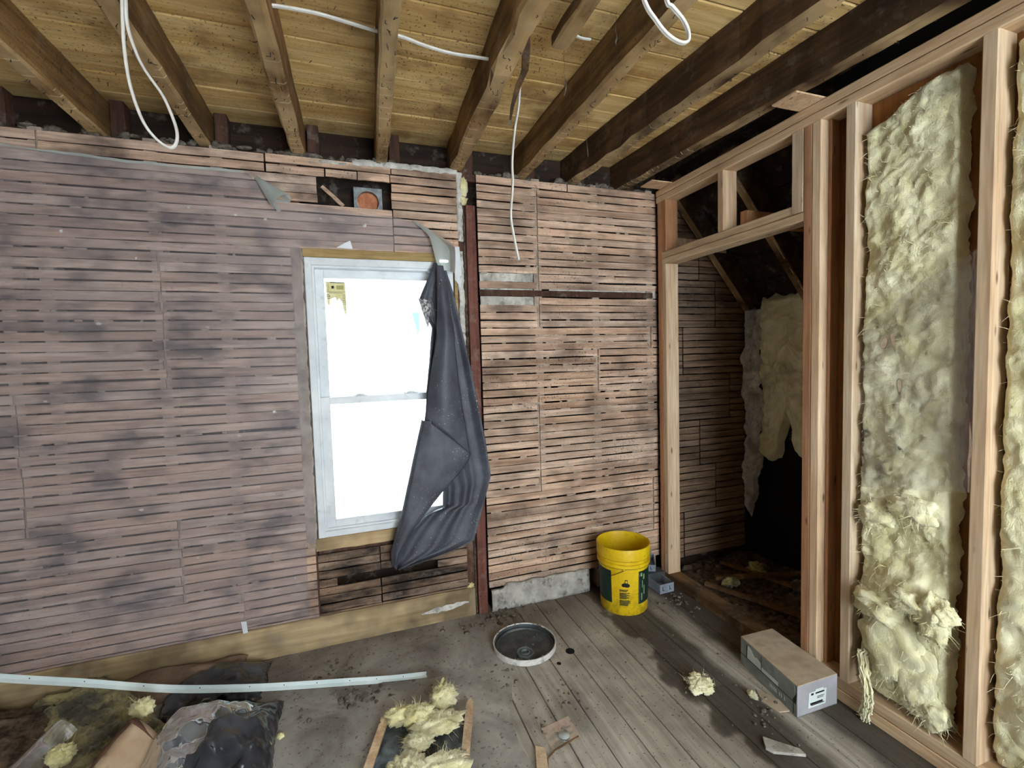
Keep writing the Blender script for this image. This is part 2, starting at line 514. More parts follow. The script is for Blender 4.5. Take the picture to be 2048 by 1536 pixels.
M['paper_floor'] = k.done(k.principled(color=col, rough=0.9, spec=0.15, normal=k.bump(k.noise(pos, 50, 5, 0.7), 0.35, 0.004)))
G = []
for i in range(61):
    y = -4.2 + 4.19 * i / 60
    xe = 0.58 + 0.05 * fr(y, 0, 0, 2.3, 3) + 0.03 * fr(y, 0, 0, 9, 5) + lerp([(-1.2, -0.07), (-0.8, -0.02), (-0.4, 0.12), (0, 0.10)], y)
    G.append([(-2.28 + (xe + 2.28) * j / 20, y, 0.0022) for j in range(21)])
solid(obj('floor_paper', MB().grid(G), 'paper_floor', floor), 0.0018)

# ---------------------------------------------------------------- back wall
wall = thing('wall_back', 'lath wall with plaster stripped off around the window', 'wall', kind='structure')
WX0, WX1, WZ0, WZ1 = -0.19, 0.545, 0.545, 1.978      # window opening
mb = MB()
for a, b, c, d in [(-2.3, WX0, -0.02, 2.42), (WX1, 1.90, -0.02, 2.42), (WX0, WX1, -0.02, WZ0), (WX0, WX1, WZ1, 2.42)]:
    mb.box(a, b, 0.095, 0.13, c, d)
obj('sheathing', mb, 'sheath', wall)
mb = MB().box(-2.3, 2.7, 0.12, 0.14, 2.40, 2.62)
obj('rim_board', mb, 'sheath', wall)
for sx in (-1.62, -1.30, -1.17, -0.78, -0.53, -0.27, 0.56, 1.03, 1.40, 1.78):
    if sx == -0.27 or sx == 0.56:
        obj('stud', MB().bar('z', 0, 2.42, sx, sx + 0.075, 0.002, 0.094), 'old_stud', wall)
    else:
        obj('stud', MB().bar('z', 0, 2.42, sx - 0.024, sx + 0.024, 0.002, 0.094), 'casing_dust', wall)
obj('header_beam', MB().bar('x', WX0, WX1, 0.03, 0.094, 1.985, 2.10), 'old_stud', wall)
obj('sill_beam', MB().bar('x', WX0, WX1, 0.02, 0.094, 0.40, 0.49), 'old_stud', wall)
obj('wall_plate', MB().bar('x', -2.3, 1.82, 0.012, 0.115, 2.375, 2.415), 'old_stud', wall)

PITCH, LW, LT = 0.0430, 0.0372, 0.007
unit = []
for v in range(7):
    r = random.Random(100 + v)
    mb = MB()
    n = 5
    vs, fs = [], []
    for i in range(n + 1):
        xx = i / n
        lo = -LW / 2 + r.uniform(-.0022, .0022)
        hi = LW / 2 + r.uniform(-.0022, .0022)
        dy = r.uniform(-.001, .001)
        vs += [(xx, -LT + dy, lo), (xx, -LT + dy, hi), (xx, 0.0, hi), (xx, 0.0, lo)]
    for i in range(n):
        for j in range(4):
            q = (j + 1) % 4
            fs.append((i * 4 + j, i * 4 + q, (i + 1) * 4 + q, (i + 1) * 4 + j))
    fs += [(3, 2, 1, 0), (n * 4, n * 4 + 1, n * 4 + 2, n * 4 + 3)]
    mb.add(vs, fs)
    unit.append(mb)
UM = {}
def lath(parent, x0, x1, z, mat, tilt=0.0, y=0.0):
    key = (RND.randrange(7), mat)
    if key not in UM:
        me = unit[key[0]].mesh('lath')
        me.materials.append(M[mat])
        UM[key] = me
    o = obj('lath', UM[key], None, parent, loc=(x0, y + RND.uniform(-.0008, .0008), z + RND.uniform(-.0012, .0012)), rot=(0, tilt, 0), scale=(x1 - x0, 1, RND.uniform(.97, 1.03)))
    return o

def joints(z, side):
    if side == 'L':
        if z > 2.33: return [-1.16, -0.33]
        if z > 1.93: return [-1.62]
        if z > 1.33: return [-0.772]
        if z > 0.75: return [-1.302]
        if z > 0.34: return [-0.765]
        return [-0.53]
    if z > 2.345: return [1.22]
    if z > 1.60: return [1.028]
    if z > 1.44: return [1.775]
    if z > 1.22: return [1.40]
    if z > 0.66: return [1.012]
    if z > 0.30: return [1.782]
    return [1.40]

row = 0
z = 0.149
while z < 2.415:
    t = RND.gauss(0, 0.0012)
    # left of the window
    xr = -0.238 if z > 0.50 else -0.20
    if z > 1.985: xr = None
    mat = 'lath_left'
    if z < 1.985:
        cut = [-2.28] + joints(z, 'L') + [xr]
        for a, b in zip(cut, cut[1:]):
            lath(wall, a + .004, b - .004 + RND.uniform(-.006, .006) * (b != xr), z, mat, t)
        if z < 0.49:                                     # under the window
            if not (0.285 < z < 0.345):
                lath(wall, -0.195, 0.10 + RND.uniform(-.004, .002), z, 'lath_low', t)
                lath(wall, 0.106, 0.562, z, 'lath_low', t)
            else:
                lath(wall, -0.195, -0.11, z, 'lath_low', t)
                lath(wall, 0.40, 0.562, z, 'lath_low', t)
    else:
        cut = [-2.28] + joints(z, 'L')
        for a, b in zip(cut, cut[1:]):
            lath(wall, a + .004, b - .004, z, mat, t)
        a = cut[-1]
        if 2.175 < z < 2.30:                             # opening for the electrical box
            lath(wall, a + .004, -0.105 + RND.uniform(-.02, .0), z, mat, t)
            lath(wall, 0.236 + RND.uniform(0, .004), 0.575, z, 'lath', t)
        elif 2.30 < z < 2.345:
            lath(wall, a + .004, -0.075, z, 'lath', t)
            lath(wall, -0.068, 0.075, z, 'lath', t)
            lath(wall, 0.080, 0.232, z, 'lath', t)
            lath(wall, 0.236, 0.578, z, 'lath', t)
        else:
            lath(wall, a + .004, 0.238, z, 'lath_left' if z < 2.2 else 'lath', t)
            lath(wall, 0.243, 0.575, z, 'lath', t)
    # right of the red batten
    x0 = 0.684
    if z > 0.12:
        jx = joints(z, 'R')[0]
        miss_l = 1.85 < z < 1.88 or 1.72 < z < 1.80
        miss_r = 1.77 < z < 1.80
        if not miss_l: lath(wall, x0, jx - .005 + RND.uniform(-.006, .006), z, 'lath', t)
        if not miss_r and jx < 1.77: lath(wall, jx + .006, 1.825, z, 'lath', t)
        elif not miss_r: lath(wall, jx + .006, 1.825, z, 'lath', 0)
    z += PITCH
    row += 1
# white-grey wool and a ledger behind the missing laths
for (a, b, c, d) in [(0.69, 1.0, 1.846, 1.892), (0.69, 1.0, 1.800, 1.812), (0.69, 1.0, 1.717, 1.764), (1.10, 1.75, 1.800, 1.812), (1.79, 1.83, 1.765, 1.81)]:
    G = [[(a + (b - a) * i / 24, 0.003 - 0.008 * fr(a + (b - a) * i / 24, 0, c + (d - c) * j / 6, 45, 2), c + (d - c) * j / 6) for j in range(7)] for i in range(25)]
    obj('wool_scrap', MB().grid(G), 'wool_white', wall, smooth=True)
obj('ledger', MB().bar('x', 0.684, 1.80, -0.001, 0.014, 1.766, 1.800, 0.002, 4, 0.001), 'old_stud', wall)
# crumbling plaster bits left along the ceiling line and beside the batten
for i, (a, b, c, d) in enumerate([(-0.10, 0.03, 2.385, 2.40), (0.06, 0.585, 2.392, 2.425), (0.575, 0.605, 2.05, 2.41), (0.570, 0.60, 1.50, 2.0), (-.243, -.192, .50, 1.985)]):
    n1, n2 = max(6, int((b - a) / .008)), max(4, int((d - c) / .008))
    G = []
    for u in range(n1 + 1):
        G.append([])
        for v in range(n2 + 1):
            xx, zz = a + (b - a) * u / n1, c + (d - c) * v / n2
            e = min(u, n1 - u, v, n2 - v)
            G[-1].append((xx + .006 * fr(zz, i, 0, 30, 2), -0.004 - (0.008 + 0.008 * fr(xx, zz, i, 30, 1)) * min(1, e) * (.35 if i == 4 else 1), zz + .006 * fr(xx, 0, i, 25, 7)))
    o = obj('plaster_remnant', MB().grid(G), 'casing_dust' if i == 4 else 'plaster_white', wall, smooth=True)
for i, (cx_, cz_, rx_, rz_) in enumerate([(0.612, 2.335, .022, .05), (0.607, 2.265, .024, .022), (0.578, 0.16, .02, .02)]):
    obj('foam_lump', MB().blob((cx_, 0.0, cz_), (rx_, .02, rz_), i + 3, .5, 2.5), 'batt_bright', wall, smooth=True)
obj('torn_wallpaper', MB().poly([(0.555, -.012, 2.02), (0.578, -.012, 2.02), (0.585, -.014, 1.86), (0.577, -.016, 1.795), (0.560, -.016, 1.83), (0.548, -.014, 1.845)], (0, -.0012, 0)), 'vinyl', wall)
obj('yellow_casing_strip', MB().bar('z', 0.60, 1.92, 0.548, 0.562, -0.006, 0.03, 0.002, 6, .002), 'yellow_wood', wall)
mb = MB()
r = random.Random(88)
for q in range(250):
    rr_ = r.randrange(2, 51)
    zz = .149 + (rr_ + .5) * PITCH
    xx = r.uniform(.69, 1.80) if q % 3 else r.uniform(-1.5, -.25)
    if zz > 2.38 or 1.70 < zz < 1.88: continue
    L_ = r.choice([.012, .02, .03, .05, .09]) * r.uniform(.7, 1.3)
    mb.bar('x', xx, min(xx + L_, 1.82 if q % 3 else -.24), -.0055, .004, zz - .0045, zz + .0045, .0015, 3, .0018, q)
o = obj('plaster_keys', mb, plain('lath_gap_plaster', '#8d7c6c', '#b5a592', 25, .95, .5), wall)
o['kind'] = 'stuff'
# dust line on the wall plate and lumps of it between the joists
mb = MB()
r = random.Random(5)
for i in range(150):
    xx = r.uniform(-1.5, 1.8)
    mb.blob((xx, r.uniform(-.002, .07), 2.418 + r.uniform(0, .006)), (r.uniform(.012, .04), r.uniform(.01, .02), r.uniform(.006, .022)), i, .6, 2.2, 8, 6)
o = obj('dust_line', mb, 'dust', wall, smooth=True)
o['kind'] = 'stuff'

# electrical box in the opening above the window
eb = thing('electrical_box', 'square galvanised electrical box with round opening above the window', 'electrical box', (0.125, 0.012, 2.225))
n = 32
Rr = 0.054
vs, fs = [], []
H = 0.068
for i in range(n):
    a = 2 * math.pi * i / n
    c_, s_ = math.cos(a), math.sin(a)
    q = H / max(abs(c_), abs(s_))
    vs += [(Rr * c_, 0, Rr * s_ - .002), (q * c_, 0, q * s_)]
for i in range(n):
    j = (i + 1) % n
    fs.append((2 * i, 2 * i + 1, 2 * j + 1, 2 * j))
solid(obj('cover_plate', MB().add(vs, fs), 'galv', eb), 0.002)
obj('wood_backing', MB().lathe([(Rr + .004, 0.0), (0.0, 0.0)], 24), plain('orange_wood_core', '#9c5a3c', '#c07f5c', 40, .8), eb, loc=(0, .03, 0), rot=(math.pi / 2, 0, 0))
obj('collar', MB().lathe([(Rr, 0.0), (Rr, .03)], 32), 'galv', eb, loc=(0, .03, 0), rot=(math.pi / 2, 0, 0), smooth=True)
obj('plaster_ring', MB().tube([(Rr * math.cos(t_ / 20 * 6.283), -.002, Rr * math.sin(t_ / 20 * 6.283)) for t_ in range(21)], [.0015 + .001 * (t_ % 3) for t_ in range(21)], 5), 'plaster', eb)
tag(obj('broken_lath', MB().bar('x', 0, .13, -.004, .004, -.009, .009, .002, 4, .0015), 'lath', loc=(-0.09, 0.02, 2.285), rot=(0, math.radians(42), 0)),
    'broken lath piece leaning inside the opening beside the electrical box', 'lath')

# baseboards
b = obj('baseboard_left', MB().bar('x', -2.28, 0.598, -0.022, 0.0, 0.0, 0.160, .004, 30, .0015, 3), 'base')
tag(b, 'yellowed dirty baseboard under the window wall', 'baseboard', kind='structure')
G = []
for i in range(13):
    xx = 0.30 + 0.26 * i / 12
    h = .026 * math.sin(math.pi * i / 12) + .006
    c = .07 + .015 * (i / 12)
    G.append([(xx, -.0238, c - h / 2 + .008 * fr(xx, 0, 0, 40, j)) if j == 0 else (xx, -.0238, c + h / 2 + .008 * fr(xx, 1, 0, 40, j)) for j in range(2)])
o = obj('peeling_paint', MB().grid(G), 'plaster_white', b)
o['label'] = 'patch of peeling white paint'
G = []
for i in range(41):
    xx = 0.692 + 0.615 * i / 40
    G.append([])
    top = 0.135 + .012 * fr(xx, 0, 0, 12, 3) - (.02 if xx < .78 else 0)
    for j in range(9):
        zz = top * j / 8
        G[-1].append((xx, -0.024 - .004 * fr(xx, 0, zz, 25, 5), zz))
    G[-1].append((xx, -.004, top + .002))
o = solid(obj('baseboard_right', MB().grid(G), 'plaster', smooth=True), .004, -1)
tag(o, 'rough grey plaster base left of the yellow bucket', 'baseboard', kind='structure')

# red-brown batten
k = thing('trim_1', 'red-brown painted vertical wooden batten between window and bare lath', 'batten', kind='structure')
obj('batten', MB().bar('z', 0.0, 2.235, 0.616, 0.668, -0.030, 0.0, .003, 20, .0012, 8), 'batten', k)
obj('batten_return', MB().bar('z', 0.0, 2.20, 0.603, 0.615, -0.006, 0.01, .002, 20, .002, 9), 'dirt', k)

# ---------------------------------------------------------------- window
win = thing('window_1', 'white vinyl double-hung window blown out with daylight', 'window', kind='structure')
fx0, fx1, fz0, fz1 = -0.186, 0.541, 0.552, 1.937
def ring(x0, x1, z0, z1, w, y0, y1, wb=None, wt=None):
    mb = MB()
    wb, wt = wb or w, wt or w
    mb.bar('z', z0, z1, x0, x0 + w, y0, y1, .002)
    mb.bar('z', z0, z1, x1 - w, x1, y0, y1, .002)
    mb.bar('x', x0 + w, x1 - w, y0, y1, z0, z0 + wb, .002)
    mb.bar('x', x0 + w, x1 - w, y0, y1, z1 - wt, z1, .002)
    return mb
obj('outer_frame', ring(fx0, fx1, fz0, fz1, 0.032, -0.004, 0.095, .03, .036), 'vinyl', win)
obj('inner_stop', ring(fx0 + .030, fx1 - .030, fz0 + .028, fz1 - .034, 0.012, 0.012, 0.09), 'vinyl', win)
us = obj('upper_sash', ring(fx0 + .038, fx1 - .038, 1.215, fz1 - .040, 0.045, 0.060, 0.088, .04, .048), 'vinyl', win)
ls = obj('lower_sash', ring(fx0 + .038, fx1 - .038, fz0 + .032, 1.252, 0.046, 0.025, 0.055, .045, .036), 'vinyl', win)
kk = NT('window_glass')
gb = kk.n('BsdfTransparent', {'Color': (0.93, 0.97, 0.97, 1)}).outputs[0]
gg = kk.n('BsdfGlossy', {'Roughness': 0.02}).outputs[0]
M['glass'] = kk.done(kk.n('MixShader', {0: kk.n('Fresnel', {'IOR': 1.45}).outputs[0], 1: gb, 2: gg}).outputs[0])
obj('pane', MB().box(fx0 + .08, fx1 - .08, .072, .075, 1.25, fz1 - .085), 'glass', us)
obj('pane', MB().box(fx0 + .08, fx1 - .08, .038, .041, fz0 + .074, 1.218), 'glass', ls)
for lx in (0.045, 0.30):
    obj('sash_lock', MB().lathe([(.0, .012), (.018, .011), (.024, .004), (.024, 0)], 16, lx, .042, 1.252).box(lx - .035, lx + .035, .034, .05, 1.252, 1.257), 'vinyl', ls)
hd = obj('head_casing', MB().bar('x', -0.190, 0.47, -0.012, 0.05, 1.937, 1.978, .003, 8, .001), 'yellow_wood', win)
hd['label'] = 'yellow wooden strip over the frame'
sl = obj('stool', MB().bar('x', -0.20, 0.555, -0.012, 0.09, 0.488, 0.551, .004, 12, .002), 'base', win)
sl['label'] = 'dirty yellowed sill board'
# torn energy sticker on the upper pane
st = thing('window_sticker', 'torn yellow sticker on the upper left of the window glass', 'sticker', (-0.098, 0.070, 1.835))
M['sticker'] = plain('yellow_sticker', '#cfc88a', '#e4deb0', 20, .6)
obj('sheet', MB().poly([(0, 0, 0), (.094, 0, -.004), (.096, 0, -.155), (.088, 0, -.175), (.082, 0, -.14), (.076, 0, -.105), (.062, 0, -.085), (.052, 0, -.10), (.044, 0, -.08),
                        (.03, 0, -.085), (.02, 0, -.09), (.016, 0, -.12), (.006, 0, -.115), (.004, 0, -.06)], (0, .0006, 0)), 'sticker', st)
mb = MB()
for a, b, c, d in [(.022, .09, -.004, -.0075), (.028, .040, -.022, -.036), (.016, .082, -.0565, -.058), (.004, .094, -.0515, -.0525), (.013, .0142, -.006, -.05)] + [(.078, .093, -.068 - .009 * i, -.0695 - .009 * i) for i in range(9)]:
    mb.box(a, b, -.0006, -.0001, d, c)
obj('printed_lines', mb, 'blackmark', st)
obj('picture_block', MB().box(.052, .086, -.0006, -.0001, -.040, -.020), plain('olive_print', '#a59f5e', None, 5, .7), st)
mb = MB()
for q in range(9):                                     # the letter D lying on its side, with a stroke of the next letter
    a = math.pi * q / 9
    a2 = math.pi * (q + 1) / 9
    mb.poly([(.011 + .008 * math.cos(a), -.0006, -.075 + .009 * math.sin(a)), (.011 + .008 * math.cos(a2), -.0006, -.075 + .009 * math.sin(a2)),
             (.011 + .0055 * math.cos(a2), -.0006, -.075 + .0065 * math.sin(a2)), (.011 + .0055 * math.cos(a), -.0006, -.075 + .0065 * math.sin(a))], (0, .0005, 0))
mb.box(.003, .019, -.0006, -.0001, -.0775, -.075).box(.003, .019, -.0006, -.0001, -.087, -.0845)
obj('letters', mb, 'blackmark', st)

# outside: neighbouring house
M['siding'] = plain('pale_siding', '#e8ecee', '#f2f4f5', 2, .8)
nb = thing('neighbour_house', 'pale neighbouring house seen through the bright window glass', 'building', (0, 4.2, 0))
obj('wall', MB().box(-3.2, 4.2, 0, .2, -3.0, 2.9), 'siding', nb)
for i in range(20):
    zz = -2.0 + i * .23
    obj('siding_board', MB().hexa([(-3.2, -.03, zz), (4.2, -.03, zz), (4.2, 0, zz), (-3.2, 0, zz)], [(-3.2, -.008, zz + .225), (4.2, -.008, zz + .225), (4.2, 0, zz + .225), (-3.2, 0, zz + .225)]), 'siding', nb)
wf = obj('window_frame', MB().box(0.52, 1.0, -.07, -.02, 1.36, 2.14), plain('pale_blue_trim', '#8fa3a8', None, 3, .6), nb)
obj('window_pane', MB().box(0.58, .94, -.08, -.07, 1.42, 2.08), plain('teal_pane', '#3e6468', '#4b7276', 3, .4), wf)
g_ = obj('ground', MB().box(-12, 12, .2, 12, -3.2, -3.0), plain('yard_ground', '#8c8b83', '#a3a198', 2, .95))
tag(g_, 'pale yard ground outside the window', 'ground', kind='structure')

# ---------------------------------------------------------------- milky film over the left lath
fs_ = thing('plastic_sheet', 'milky grey vapour barrier sheet stretched over the left lath', 'plastic sheet')
top = [(-2.28, 2.34), (-1.27, 2.328), (-.866, 2.304), (-.40, 2.306), (-.355, 2.25), (-.30, 2.19), (-.19, 2.183), (.05, 2.165), (.16, 2.15), (.251, 2.158), (.35, 2.132), (.40, 2.08), (.44, 2.0)]
bot = [(-2.28, .17), (-1.43, .165), (-.54, .145), (-.38, .118), (-.27, .135), (-.2, .14)]
mb = MB()
def patch(x0, x1, zb, nx, nz):
    G = []
    for i in range(nx + 1):
        xx = x0 + (x1 - x0) * i / nx
        b0 = zb(xx) if callable(zb) else zb
        t0 = lerp(top, xx) + .006 * fr(xx, 3, 0, 25, 1)
        G.append([(xx, -.0125 - .004 * fr(xx, 0, b0 + (t0 - b0) * j / nz, 3.0, 4) - .0015 * fr(xx, 1, b0 + (t0 - b0) * j / nz, 14, 8), b0 + (t0 - b0) * j / nz) for j in range(nz + 1)])
    mb.grid(G)
patch(-2.28, -.246, lambda xx: lerp(bot, xx) + .005 * fr(xx, 0, 0, 30, 2), 90, 90)
patch(-.246, -.198, lambda xx: .53 + .02 * fr(xx, 0, 0, 40, 2), 6, 60)
patch(-.198, .445, lambda xx: 1.984 + .004 * fr(xx, 0, 0, 25, 2), 50, 14)
mb.grid([[(-.248 + .05 * i / 6, -.02, .13 + .012 * fr(i, 0, 0, .7, 2)), (-.248 + .05 * i / 6, -.0205, .16 + .03 * math.sin(i / 6 * 2.6))] for i in range(7)])
obj('sheet', mb, 'film', fs_, smooth=True)
hem = obj('top_hem', MB().grid([[(-2.28 + 1.86 * i / 60, -.020 - .002 * fr(i * .3, 0, 0, 1, 2), lerp(top, -2.28 + 1.86 * i / 60) - .004 + .003 * fr(i * .4, 0, 0, 1, 3) + q * (.010 + .006 * fr(i * .35, 1, 0, 1, 5))) for q in (0, 1)] for i in range(61)]), 'film_flap', fs_)
hem['label'] = 'pale turned-over top edge'
# curled top corner
A = Vector((-.385, -.012, 2.305)); Bc = Vector((-.262, -.050, 2.17))
ax = (Bc - A).normalized(); u = ax.cross(Vector((0, 1, 0))).normalized(); w = ax.cross(u)
G = []
for i in range(13):
    t = .12 + .88 * i / 12
    G.append([A + (Bc - A) * t + (u * math.cos(a) + w * math.sin(a)) * .052 * t for a in [math.radians(-140 + 300 * q / 24) for q in range(25)]])
obj('curled_corner', MB().grid(G), 'film_flap', fs_, smooth=True)
mb = MB()
r = random.Random(61)
for (xx, zz) in [(-.64, 2.13), (-.46, 2.11), (-.34, 2.10), (-1.2, 1.30), (-1.0, 1.62), (-.6, 1.60), (-.5, 1.1), (-.9, .8), (-.35, 1.2), (-.30, .38), (-.7, .55), (-.1, 2.12), (.1, 2.10), (.3, 2.08), (-1.1, 2.0), (-.85, 1.9)]:
    mb.blob((xx, -.017, zz), (r.uniform(.004, .010), .003, r.uniform(.003, .008)), int(r.uniform(0, 99)), .7, 2.5, 8, 6)
o = obj('nail_tears', mb, 'plaster_white', fs_)
o['kind'] = 'stuff'
# folded flap at the window's upper right
lc = [(.335, -.013, 2.136), (.375, -.032, 2.10), (.412, -.055, 2.055), (.428, -.066, 1.99), (.442, -.07, 1.925), (.462, -.066, 1.885)]
rc = [(.345, -.013, 2.136), (.42, -.016, 2.10), (.50, -.02, 2.055), (.548, -.022, 2.02), (.552, -.026, 1.95), (.545, -.03, 1.875)]
L_, R_ = smooth_path(lc, 5), smooth_path(rc, 5)
G = [[a.lerp(b, t / 10) + Vector((0, -.022 * math.sin(math.pi * t / 10), 0)) for t in range(11)] for a, b in zip(L_, R_)]
fl_ = obj('folded_flap', MB().grid(G), 'film_flap', fs_, smooth=True)
fl_['label'] = 'pale folded flap of the sheet'
tag(obj('tape_scrap', MB().poly([(-.035, -.015, 1.985), (.04, -.015, 1.982), (.03, -.015, 2.022), (.008, -.015, 2.012)], (0, -.0008, 0)), 'vinyl'),
    'small white paper scrap stuck above the window head', 'paper scrap')
tag(obj('paper_tag', MB().poly([(-.543, -.024, .215), (-.520, -.024, .212), (-.515, -.03, .16), (-.535, -.03, .158)], (0, -.001, 0)), 'vinyl'),
    'small white paper tag at the lower edge of the film', 'paper scrap')

# ---------------------------------------------------------------- black felt hanging in front of the window
ft = thing('felt_sheet', 'torn black felt sheet hanging over the right side of the window', 'felt sheet')
kk = NT('black_felt')
pos = kk.n('NewGeometry').outputs['Position']
c_ = kk.ramp(kk.noise(pos, 7, 5, .6), .35, .7, srgb('#3a3c46'), srgb('#555863'))
spk = kk.math('MULTIPLY', kk.ramp(kk.noise(pos, 140, 2, .5), .68, .71), kk.ramp(kk.noise(pos, 6, 3), .42, .62))
c_ = kk.mix(spk, c_, srgb('#c9c6c0'))
M['felt'] = kk.done(kk.principled(color=c_, rough=.55, spec=.45, normal=kk.bump(kk.noise(pos, 160, 4, .7), .25, .003)))
kk = NT('felt_back')
pos = kk.n('NewGeometry').outputs['Position']
c_ = kk.ramp(kk.noise(pos, 60, 5, .7), .42, .6, srgb('#4c4d52'), srgb('#cfcdc9'))
M['felt_back'] = kk.done(kk.principled(color=c_, rough=.8))
Lt = [(.36, .172), (.42, .168), (.455, .168), (.55, .25), (.63, .345), (.645, .425), (.70, .428), (.745, .43), (.80, .40), (.95, .36), (1.115, .352), (1.25, .362), (1.59, .405), (1.66, .37), (1.73, .345), (1.85, .40), (1.925, .43)]
Rt = [(.36, .20), (.385, .34), (.40, .41), (.42, .50), (.452, .585), (.60, .632), (.787, .690), (.95, .672), (1.365, .602), (1.55, .566), (1.76, .528), (1.89, .492), (1.925, .47)]
def felt_y(u, z):
    dep = min(1, (1.95 - z) / .5)
    return -.046 - .018 * dep - .016 * dep * math.sin(2 * math.pi * (1.9 * u + .35)) - .007 * dep * math.sin(2 * math.pi * 4.1 * u + .8 * z)
G = []
for i in range(121):
    z = .36 + (1.925 - .36) * i / 120
    a, b = lerp(Lt, z), lerp(Rt, z)
    G.append([(a + (b - a) * j / 40 + .003 * fr(z, j * .2, 0, 6, 1), felt_y(j / 40, z), z + .004 * fr(j * .3, z, 0, 2, 3)) for j in range(41)])
solid(obj('hanging_sheet', MB().grid(G), 'felt', ft, smooth=True), .0025)
# folded-over front layer
fold = [(.385, .165), (.455, .163), (.64, .222), (.80, .262), (.95, .30), (1.115, .343), (1.2, .352)]
free = [(.385, .172), (.455, .195), (.56, .268), (.64, .336), (.736, .424), (.82, .512), (.88, .565), (.915, .582), (.94, .576), (.964, .562), (1.0, .55), (1.03, .53), (1.06, .50), (1.09, .46), (1.115, .42), (1.2, .36)]
G = []
for i in range(91):
    z = .385 + (1.118 - .385) * i / 90
    a, b = lerp(fold, z), max(lerp(free, z), lerp(fold, z) + .001)
    row = []
    for j in range(31):
        t = j / 30
        bulge = .030 * math.sin(math.pi * min(1, .12 + t * .88)) ** .7
        row.append((a + (b - a) * t, -.085 - bulge - .006 * fr(t * 2, z * 4, 0, 1, 2), z))
    G.append(row)
o = solid(obj('folded_layer', MB().grid(G), 'felt', ft, smooth=True), .0025)
# rounded fold joining both layers along the left edge
G = []
for i in range(61):
    z = .385 + (1.118 - .385) * i / 60
    a = lerp(fold, z)
    G.append([(a - .012 * math.sin(math.pi * t / 8), -.06 - .045 * t / 8, z) for t in range(9)])
obj('fold_edge', MB().grid(G), 'felt', ft, smooth=True)
# upper front roll, its free hem slanting down to the right
G = []
for i in range(41):
    row = []
    for t in range(17):
        u_ = t / 16
        zb = 1.118 - .19 * u_ ** 1.3
        z = zb + (1.90 - zb) * i / 40
        a = lerp([(.9, .345), (1.115, .346), (1.3, .375), (1.55, .425), (1.9, .44)], z)
        wdt = lerp([(.9, .235), (1.1, .21), (1.5, .10), (1.9, .03)], z)
        row.append((a + wdt * u_, -.098 - .045 * math.sin(math.pi * min(1, u_ * 1.02)) * min(1, (1.93 - z) / .3), z))
    G.append(row)
solid(obj('front_fold', MB().grid(G), 'felt', ft, smooth=True), .0025)
o = obj('curled_edge', MB().grid([[(.338 + .004 * j + .0115 * i * (1 - j / 10), -.10 - .03 * math.sin(math.pi * i / 6), 1.735 - .0145 * j - .004 * i) for i in range(7)] for j in range(11)]), 'felt_back', ft, smooth=True)
o['label'] = 'pale speckled back of the felt'

# ---------------------------------------------------------------- ceiling
ceil = thing('ceiling', 'yellow-brown board ceiling above the exposed joists', 'ceiling', kind='structure')
y = 0.115
CZ = 2.578
while y > -4.3:
    w = RND.choice((.135, .14, .145, .15))
    dz = RND.uniform(0, .003)
    obj('ceiling_board', MB().bar('x', -2.3, 1.98, y - w + .005, y, CZ + dz, CZ + .02 + dz, .004), 'ceil', ceil)
    y -= w
obj('upper_cover', MB().box(-2.35, 2.75, -4.35, .15, CZ + .03, CZ + .05), 'black', ceil)

